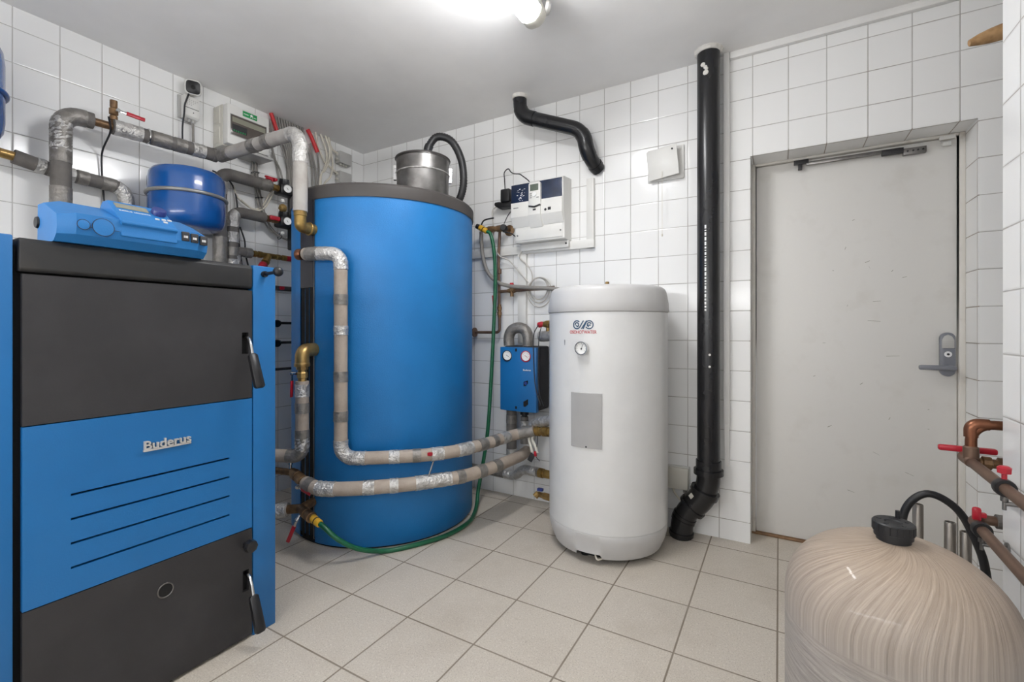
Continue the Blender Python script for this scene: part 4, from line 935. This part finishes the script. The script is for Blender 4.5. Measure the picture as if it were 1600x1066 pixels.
for zz, q, w in ((2.415, .02, .012), (2.40, .006, .010), (2.39, -.0, .009), (2.372, .004, .014)):
    c = V((2.600, -.09, zz))+n*.0535+e*(q*-.8+.004); lathe(b, [(w, 0), (w*.7, .004), (0, .005)], c, n, 10)
for zz in (.96, .90): lathe(b, [(.006, 0), (0, .002)], V((2.600, -.09, zz))+n*.0538+e*.02, n, 8)
obj('paint_blob', b, 'plaster', sp)
b = bm_()
rows = []
for i in range(48):
    a = 2*PI*i/48; k = 1+random.uniform(-.04, .07); rows.append([b.verts.new((2.60+math.cos(a)*r*(k if r > .058 else 1), -.088+math.sin(a)*min(r*(k if r > .058 else 1), .085), zz)) for r, zz in ((.054, H-.018), (.060, H-.016), (.062, H-.006), (.069, H-.0))])
for i in range(48):
    for k in range(3): b.faces.new((rows[i][k], rows[(i+1) % 48][k], rows[(i+1) % 48][k+1], rows[i][k+1]))
obj('plaster_collar', b, 'plaster', sp)

# conduit strips above and beside the door, small things on the back wall
t = thing('cable_duct', 'tall narrow white conduit strip right beside the thick black pipe', 'cable duct', (2.68, -.01, 1.5))
b = bm_(); box(b, 2.664, 2.692, -.030, 0, .60, H-.0, .002); prism(b, [(-.03, .60), (0, .60), (0, .38), (-.012, .38)], 0, 2.668, 2.690); obj('duct', b, 'white_paint', t)
t = thing('cable_duct', 'long white conduit strip along the ceiling above the door', 'cable duct', (3.0, -.01, 2.48))
b = bm_(); box(b, 2.693, XN, -.026, 0, H-.034, H-.0, .002); obj('duct', b, 'white_paint', t)
vp = thing('vent_plate', 'square white vent plate tilted open high on the back wall', 'vent', (2.37, -.02, 2.0))
b = bm_(); box(b, 2.275, 2.468, -.012, 0, 1.905, 2.085, .002); obj('vent_frame', b, 'box_white', vp)
b = bm_(); box(b, 2.31, 2.43, -.04, -.010, 1.94, 2.05, .004); obj('vent_throat', b, 'box_grey', vp)
b = bm_(); c, s = math.cos(math.radians(5)), math.sin(math.radians(5))
vs = [b.verts.new((2.362+x*c-z*s, -.042+y-.010*(x/.08), 1.993+x*s+z*c)) for y in (-.006, .0) for x, z in ((-.083, -.082), (.083, -.082), (.083, .082), (-.083, .082))]
b.faces.new(vs[:4]); b.faces.new(vs[4:][::-1])
for i in range(4): b.faces.new((vs[i], vs[4+i], vs[4+(i+1) % 4], vs[(i+1) % 4]))
bmesh.ops.bevel(b, geom=list(b.edges), offset=.003, segments=2, profile=.5, affect='EDGES'); obj('vent_flap', b, 'box_white', vp)
b = bm_(); lathe(b, [(0, 0), (.005, 0), (.005, .003), (0, .003)], (2.415, -.058, 2.055), (0, -1, 0), 10); obj('hole', b, 'ink', vp)
b = bm_(); rod(b, (2.362, -.05, 1.945), (2.362, -.05, 1.60), .0012, 6); lathe(b, [(0, 0), (.004, .004), (.004, .014), (0, .018)], (2.362, -.05, 1.59), seg=8); obj('pull_cord', b, 'cable_white', vp)
jb = thing('junction_box', 'white square junction box low on the wall between heater and thick black pipe', 'junction box', (2.44, -.02, .23))
b = bm_(); box(b, 2.392, 2.494, -.048, -.02, .232, .345, .004); obj('box_lid', b, 'box_cream', jb)
b = bm_(); box(b, 2.385, 2.498, -.022, 0, .230, .349, .001); obj('back_plate', b, 'box_white', jb)
b = bm_(); sweep(b, smooth([(2.415, -.02, .235), (2.42, -.02, .205), (2.45, -.02, .17), (2.49, -.02, .14)], 6), .006, 8); obj('cable', b, 'cable_white', jb)
b = bm_(); sweep(b, smooth([(2.475, -.02, .235), (2.48, -.02, .20), (2.495, -.02, .165)], 6), .007, 8); lathe(b, [(.011, 0), (.011, .02), (.008, .022)], (2.475, -.02, .213), seg=10); obj('cable', b, 'cable_grey', jb)

# ------------------------------------------------------------------ electrical things on the left wall
fb = thing('fuse_box', 'white fuse box with a smoked window and a green sticker under the ceiling', 'fuse box', (.07, -1.02, 2.17))
b = bm_(); box(b, 0, .10, -1.142, -.885, 2.165, 2.405, .005); bx = obj('back_box', b, 'box_cream', fb)
b = bm_(); box(b, .098, .150, -1.140, -.887, 2.170, 2.402, .006); fc = obj('front_cover', b, 'box_white', fb)
b = bm_(); box(b, .1485, .1525, -1.125, -.905, 2.222, 2.345, .001); obj('window_frame', b, 'band', fc)
b = bm_(); box(b, .151, .1545, -1.121, -.909, 2.226, 2.341, .002); wd = obj('window', b, 'smoke', fc)
b = bm_(); box(b, .1543, .1552, -1.115, -1.03, 2.245, 2.288); obj('breaker_row', b, 'ink', wd)
b = bm_(); box(b, .1543, .1551, -1.115, -.915, 2.300, 2.330); obj('label_strip', b, 'lcd_light', wd)
b = bm_()
for k in range(6): box(b, .1550, .1558, -1.108+.013*k, -1.102+.013*k, 2.247, 2.256)
obj('breaker_mark', b, 'green', wd)
b = bm_(); box(b, .1495, .1512, -1.052, -.965, 2.358, 2.390, .0005); st = obj('sticker', b, 'green', fc)
b = bm_()
for k in range(5): box(b, .1510, .1517, -1.046+.006*k, -1.042+.006*k, 2.371, 2.376); box(b, .1510, .1517, -.99+.004*k, -.9875+.004*k, 2.368, 2.372)
prism(b, [(-1.008, 2.362), (-1.000, 2.374), (-.992, 2.362), (-.995, 2.376), (-.989, 2.380), (-.997, 2.381), (-1.0, 2.387), (-1.003, 2.381), (-1.011, 2.380), (-1.005, 2.376)], 0, .1510, .1517)
obj('sticker_mark', b, 'ink_white', st)
b = bm_()
for z0 in (2.185, 2.30):
    box(b, .02, .062, -1.1445, -1.1415, z0, z0+.085, .002)
    for k in range(9): box(b, .022+.014*(k % 3)+.003, .022+.014*(k % 3)+.006, -1.1462, -1.1440, z0+.012+.026*(k//3), z0+.020+.026*(k//3))
    box(b, .070, .078, -1.149, -1.141, z0-.004, z0+.09, .001)
obj('knock_out', b, 'box_cream', bx)
b = bm_(); box(b, 0, .15, -1.0, -.86, 2.150, 2.166, .002); obj('cable_flange', b, 'box_grey', bx)
pb = thing('relay_box', 'small white wall box below the security camera', 'junction box', (.03, -1.28, 2.27))
b = bm_(); box(b, 0, .012, -1.332, -1.24, 2.272, 2.40, .002); obj('back_plate', b, 'box_grey', pb)
b = bm_(); prism(b, [(0.0, 2.272), (.045, 2.272), (.057, 2.284), (.057, 2.392), (.045, 2.398), (0.0, 2.398)], 1, -1.318, -1.243, .003); bc = obj('box_cover', b, 'box_white', pb)
b = bm_()
for k in range(4):
    z = 2.371-.009*k; 
    for q in range(6-k): box(b, .0565, .0575, -1.308+.010*q, -1.302+.010*q, z, z+.0022)
obj('print_line', b, 'band', bc)
b = bm_(); box(b, .0565, .0576, -1.315, -1.246, 2.325, 2.328); lathe(b, [(0, 0), (.003, 0), (.003, .002), (0, .002)], (.0565, -1.275, 2.305), (1, 0, 0), 10); obj('cover_seam', b, 'ink', bc)
b = bm_()
for y in (-1.302, -1.285, -1.265): lathe(b, [(.009, 0), (.009, -.014), (.006, -.018)], (.03, y, 2.273), seg=10)
obj('cable_gland', b, 'box_grey', pb)
b = bm_(); sweep(b, smooth([(.03, -1.265, 2.262), (.03, -1.264, 2.20), (.028, -1.262, 2.12), (.02, -1.262, 2.08)], 6), .0065, 10); obj('cable', b, 'cable_grey', pb)
sc = thing('security_camera', 'small white security camera with a black face high on the left wall', 'security camera', (.05, -1.27, 2.44))
d = V((.86, -.40, -.28)).normalized(); u, w = frame(d); c = V((.060, -1.278, 2.445))
def squircle(bm, c, d, rows, n=28, ex=4.0):
    u, w = frame(d); R = []
    for r, t in rows: R.append([bm.verts.new(c+d*t+(u*math.copysign(abs(math.cos(a))**(2/ex), math.cos(a))+w*math.copysign(abs(math.sin(a))**(2/ex), math.sin(a)))*r) for a in [2*PI*k/n for k in range(n)]])
    for p, q in zip(R, R[1:]):
        for k in range(n): bm.faces.new((p[k], p[(k+1) % n], q[(k+1) % n], q[k]))
    bm.faces.new(R[0][::-1]); bm.faces.new(R[-1])
b = bm_(); squircle(b, c, d, [(.016, -.034), (.034, -.030), (.040, -.014), (.040, .020), (.037, .025)]); obj('camera_body', b, 'box_white', sc, angle=50)
b = bm_(); squircle(b, c, d, [(.0335, .018), (.0335, .0265), (.031, .028)]); fcx = obj('face', b, 'black', sc)
b = bm_(); lathe(b, [(0, .0275), (.011, .0275), (.011, .0295), (.008, .030), (0, .0285)], c, d, 20); obj('lens', b, 'void', fcx)
b = bm_(); rod(b, (.0, -1.272, 2.415), (.046, -1.278, 2.425), .009, 12); lathe(b, [(0, 0), (.024, 0), (.024, .006), (.012, .012), (0, .012)], (0, -1.272, 2.413), (1, 0, 0), 20); obj('mount', b, 'box_white', sc)
b = bm_(); sweep(b, smooth([(.045, -1.29, 2.42), (.062, -1.303, 2.395), (.068, -1.312, 2.37), (.064, -1.322, 2.33), (.064, -1.325, 2.28), (.04, -1.322, 2.22), (.03, -1.318, 2.15), (.03, -1.316, 2.08)], 8), .0045, 10); obj('cable', b, 'cable_black', sc)
for (z0, z1, lab) in ((2.345, 2.437, 'grey junction box near the room corner, the higher of two by the cream cables'), (2.195, 2.287, 'grey junction box near the room corner, just above the blue tank rim')):
    t = thing('junction_box', lab, 'junction box', (.03, -.215, z0))
    b = bm_(); box(b, 0, .035, -.272, -.160, z0, z1, .003); obj('back_box', b, 'box_grey', t)
    b = bm_(); box(b, .033, .055, -.270, -.162, z0+.002, z1-.002, .003); obj('box_lid', b, 'box_grey', t)
    b = bm_()
    for y in (-.245, -.22, -.195): lathe(b, [(.009, 0), (.009, -.012), (.006, -.014)], (.028, y, z0+.001), seg=10)
    for q in (.3, .7): lathe(b, [(.010, 0), (.010, .014), (.007, .016)], (.028, -.271, z0+(z1-z0)*q), (0, -1, 0), 10)
    obj('grommet', b, 'box_cream', t)
def cable(name, label, runs, r, m, cat='cable', group=None):
    t = thing(name, label, cat, runs[0][0], group)
    b = bm_()
    for k in runs: sweep(b, smooth(k, 8), r, 10)
    obj('strand', b, m, t); return t
X_ = .03
t = cable('cable', 'grey cables in a red sleeve beside the fuse box', [[(X_, -.79, 2.25), (X_, -.765, 2.20), (X_, -.735, 2.15), (X_, -.71, 2.06)], [(X_-.012, -.795, 2.47), (X_-.012, -.785, 2.3), (X_-.012, -.75, 2.17), (X_-.012, -.73, 2.06)], [(X_, -.735, 2.33), (X_, -.705, 2.26), (X_, -.675, 2.17), (X_, -.67, 2.06)]], .006, 'cable_grey')
b = bm_(); sweep(b, smooth([(X_, -.80, H), (X_, -.765, 2.42), (X_, -.735, 2.33)], 6), .0125, 12); obj('red_sleeve', b, 'red_bright', t)
t = cable('cable', 'bunch of dark grey flat cables fanning down beside the tall light pipe', [[(.016, y0, H), (.016, y0+.02, 2.42), (.016, y1, 2.28), (.016, y1+.012, 2.06)] for y0, y1 in ((-.76, -.68), (-.74, -.665), (-.72, -.65), (-.70, -.635), (-.68, -.62), (-.66, -.605), (-.64, -.59), (-.62, -.575), (-.60, -.56), (-.58, -.545), (-.56, -.53))], .0072, 'cable_grey')
t = cable('cable', 'grey cables in a red sleeve to the right of the tall light pipe', [[(X_, -.505, 2.41), (X_, -.48, 2.30), (X_, -.462, 2.20), (X_, -.46, 1.95)], [(X_-.012, -.53, 2.40), (X_-.012, -.49, 2.28), (X_-.012, -.48, 2.12), (X_-.012, -.48, 1.95)], [(X_, -.45, 2.37), (X_, -.437, 2.27), (X_, -.437, 2.15), (X_, -.437, 1.95)]], .0065, 'cable_grey')
b = bm_(); sweep(b, smooth([(X_, -.53, 2.50), (X_, -.50, 2.46), (X_, -.478, 2.42), (X_, -.448, 2.365)], 6), .014, 12); obj('red_sleeve', b, 'red_bright', t)
t = cable('cable', 'cream cables looping from the ceiling to the grey junction boxes', [
    [(X_, -.465, H), (X_, -.445, 2.42), (X_, -.40, 2.33), (X_, -.385, 2.31), (X_, -.325, 2.285), (X_, -.268, 2.262)],
    [(X_+.006, -.425, H), (X_+.006, -.385, 2.42), (X_+.006, -.372, 2.34), (X_+.006, -.40, 2.25), (X_+.006, -.43, 2.18), (X_+.006, -.44, 1.95)],
    [(X_+.010, -.39, H), (X_+.010, -.352, 2.42), (X_+.010, -.358, 2.33), (X_+.010, -.395, 2.245), (X_+.010, -.425, 2.20), (X_+.010, -.43, 1.95)],
    [(X_+.004, -.36, H), (X_+.004, -.335, 2.42), (X_+.004, -.32, 2.30), (X_+.004, -.345, 2.21), (X_+.004, -.395, 2.14), (X_+.004, -.40, 1.95)],
    [(X_, -.345, H), (X_, -.34, 2.46), (X_, -.315, 2.428), (X_, -.268, 2.415)]], .0068, 'cable_white')
t = cable('cable', 'bundle of grey cables hanging from the fuse box behind the lagged pipes', [[(.02+dx, -.915+dy, 2.16), (.02+dx, -.908+dy, 2.07), (.02+dx, -.885+dy, 1.93), (.03+dx, -.855+dy, 1.81), (.04+dx, -.80+dy, 1.725), (.045+dx, -.69+dy, 1.69), (.045, -.55, 1.70)] for dx, dy in ((0, 0), (.008, .014), (0, .026), (.009, -.01), (.016, .006))], .0048, 'cable_grey')
b = bm_()
for c0, d0_ in (((.026, -.902, 2.085), (0, .15, -1)), ((.03, -.879, 1.93), (0, .2, -1)), ((.05, -.75, 1.705), (0, 1, -.3))): ring(b, c0, d0_, .022, .003, 16, 6)
obj('cable_tie', b, 'cable_black', t)
cable('cable', 'pale cable curving up under the topmost pump group on the left wall', [[(.03, -1.04, 1.96), (.03, -1.01, 1.895), (.03, -.92, 1.85), (.03, -.86, 1.88), (.03, -.81, 1.97), (.06, -.80, 2.0)], [(.04, -1.0, 1.885), (.04, -.915, 1.842), (.04, -.85, 1.872), (.04, -.80, 1.96), (.06, -.79, 1.99)]], .0055, 'cable_white')
cable('cable', 'black cables dropping down the tiles behind the round blue vessel', [[(.03, -1.16, 2.02), (.03, -1.08, 2.0), (.03, -1.03, 1.93), (.03, -1.012, 1.78), (.03, -1.005, 1.62), (.03, -.985, 1.45)], [(.03, -1.0, 1.72), (.035, -.975, 1.64), (.035, -.97, 1.56), (.035, -.945, 1.46)], [(.03, -1.16, 1.90), (.04, -1.12, 1.87), (.04, -1.13, 1.80)]], .0048, 'cable_black')
cable('cable', 'thin black cable hanging on the tiles left of the round blue vessel', [[(.19, -1.70, 2.085), (.15, -1.68, 2.03), (.03, -1.672, 1.95), (.02, -1.665, 1.80), (.02, -1.655, 1.65), (.02, -1.65, 1.5)]], .004, 'cable_black')

# ------------------------------------------------------------------ right-hand side: copper pipes, pressure tank, hose, tubes
t = thing('copper_pipe', 'copper pipe with a brown elbow and a red lever on the white pillar', 'pipe', (3.352, -.955, .74))
xv, yv = 3.352, -.955
b = bm_(); sweep(b, fillet([(3.62, yv, .835), (xv, yv, .835), (xv, yv, .73)], .045), .0122, 18); sweep(b, [(3.45, yv, .835), (3.40, yv, .835)], .0118, 16)
sweep(b, fillet([(xv+.035, yv, .835), (xv, yv, .835), (xv, yv, .800)], .040), .0148, 18); obj('copper_elbow', b, 'copper', t)
b = bm_(); sweep(b, [(xv, yv+.03, .735), (xv, -1.30, .722), (xv+.0, -2.2, .71)], .0125, 16); lathe(b, [(0, 0), (.0165, .002), (.0165, .055), (.0125, .06)], (xv, yv+.045, .737), (0, -1, -.01), 16); lathe(b, [(.012, 0), (.0165, .0), (.0165, .03), (.012, .034)], (xv, yv, .742), seg=16)
obj('pipe_run', b, 'copper_dull', t)
b = bm_(); lathe(b, [(0, 0), (.011, 0), (.011, .02), (.017, .022), (.017, .038), (.012, .04), (.012, .05), (.018, .052), (.018, .066), (.012, .068)], (xv, yv, .735), (1, 0, -.02), 10); obj('brass_union', b, 'old_brass', t, angle=25)
b = bm_(); rod(b, (xv+.065, yv, .733), (xv+.26, yv, .728), .022, 16); obj('pipe_lagging', b, 'foam_dark', t)
b = bm_(); box(b, xv-.055, xv+.065, yv+.040, yv+.058, .748, .764, .005); obj('lever_grip', b, 'red', t)
def clamp(parent, x, y, z):
    b = bm_(); lathe(b, [(.0125, -.011), (.019, -.011), (.020, -.006), (.020, .006), (.019, .011), (.0125, .011)], (x, y, z), (0, 1, 0), 20); obj('pipe_clamp', b, 'rubber', parent)
    b = bm_(); lathe(b, [(0, 0), (.007, 0), (.007, .01), (.004, .012), (.004, .03), (0, .03)], (x, y, z-.02), (0, 0, -1), 10); rod(b, (x, y, z-.036), (XP, y, z-.036), .005, 8); lathe(b, [(0, 0), (.014, 0), (.014, .004), (0, .004)], (XP, y, z-.036), (-1, 0, 0), 12); obj('clamp_bracket', b, 'steel', parent)
clamp(t, xv, -1.165, .727)
b = bm_(); lathe(b, [(0, 0), (.005, 0), (.005, .012), (.012, .014), (.013, .026), (.008, .03), (0, .03)], (xv, -1.165, .746), (0, 0, 1), 8); obj('red_knob', b, 'red', t)
t = thing('copper_pipe', 'dull copper pipe on the white pillar just above the pressure tank shoulder', 'pipe', (3.352, -.96, .59))
b = bm_(); sweep(b, fillet([(3.62, -.955, .585), (3.352, -.955, .585), (3.352, -1.4, .565), (3.352, -2.2, .55)], .03), .0125, 16); obj('pipe', b, 'copper_dull', t)
b = bm_(); rod(b, (3.40, -.955, .585), (3.62, -.955, .585), .018, 14); obj('pipe_lagging', b, 'foam_dark', t)
clamp(t, 3.352, -1.03, .581)
b = bm_(); box(b, 3.344, 3.362, -1.0, -.985, .590, .626, .006); box(b, 3.350, 3.372, -.998, -.987, .600, .614, .004); obj('red_handle', b, 'red', t)

PC, PR = V((3.123, -1.363, 0)), .200
pt = thing('pressure_tank', 'beige fibre wound pressure tank with a black cap in the lower right corner', 'tank', PC)
prof = [(0, 0.03), (PR*.7, .03), (PR*.95, .06), (PR, .11), (PR, .485)]
for k in range(1, 15):
    a = PI/2*k/14; r = PR*math.cos(a)**.82; z = .485+.150*math.sin(a)
    if r < .034: break
    prof.append((r, z))
prof += [(.034, .6345), (0, .6345)]
b = bm_(); lathe(b, prof, PC, seg=96); obj('shell', b, 'fibre', pt, angle=60)
b = bm_(); lathe(b, [(PR*.9, 0), (PR*.98, .0), (PR*1.0, .05), (PR*.9, .09)], PC, seg=48); obj('foot_ring', b, 'black', pt)
b = bm_(); lathe(b, [(.030, .630), (.030, .642), (.034, .643), (.034, .652), (.0365, .653), (.0365, .672), (.034, .6745), (.016, .6735), (.014, .671), (0, .671)], PC, seg=40)
for k in range(5):
    a = 2*PI*k/5+.3; lathe(b, [(0, 0), (.005, 0), (.004, .0025), (0, .0025)], PC+V((.025*math.cos(a), .025*math.sin(a), .673)), seg=6)
for k in range(20):
    a = 2*PI*k/20; rod(b, PC+V((.0362*math.cos(a), .0362*math.sin(a), .655)), PC+V((.0362*math.cos(a), .0362*math.sin(a), .671)), .0015, 5)
obj('screw_cap', b, 'rubber', pt)
b = bm_(); rod(b, PC+V((.012, .028, .660)), PC+V((.012, .028, .690)), .0045, 10); obj('cap_pin', b, 'black', pt)
t = thing('rubber_hose', 'black rubber hose arching up behind the beige pressure tank', 'hose', (3.26, -.8, 0))
b = bm_(); sweep(b, smooth([(3.238, -.80, 0.0), (3.236, -.80, .25), (3.236, -.80, .45), (3.25, -.80, .545), (3.30, -.80, .592), (3.365, -.80, .555), (3.408, -.80, .46), (3.425, -.80, .38), (3.44, -.80, .2), (3.445, -.80, 0)], 10), .0105, 14); obj('hose', b, 'rubber', t)
for x, z, lab in ((3.283, .545, 'tallest of the three upright steel tubes behind the pressure tank'), (3.357, .505, 'middle of the three upright steel tubes behind the pressure tank'), (3.392, .483, 'shortest of the three upright steel tubes, nearest the door frame')):
    t = thing('steel_tube', lab, 'tube', (x, -.76, 0), 'upright steel tubes behind the tank')
    b = bm_(); lathe(b, [(0, 0), (.0135, 0), (.0135, z-.002), (.0125, z), (.0105, z), (.0105, z-.03), (0, z-.03)], (x, -.76, 0), seg=20); obj('tube', b, 'stainless', t)

b = bm_(); p = resample([V((3.440, -.605, 2.006)), V((3.49, -.60, 2.016)), V((3.95, -.58, 2.10))], .02)
sweep(b, p, .020, 12, jit=.05, rf=lambda i: .010+.016*min(1, i/3.5)**.6); tag(obj('wooden_stick', b, 'wood', loc=(3.5, -.6, 2.03)), 'rough wooden stick poking out from behind the white pillar at the top right', 'stick')
b = bm_(); rod(b, (3.80, -.585, 2.048), (3.80, 0, 2.048), .01, 8); rod(b, (3.92, -.58, 2.07), (3.92, 0, 2.07), .01, 8)
t = thing('stick_hook', 'hooks on the niche wall holding the wooden stick', 'hook', (3.75, 0, 2.1)); obj('hook', b, 'steel', t)
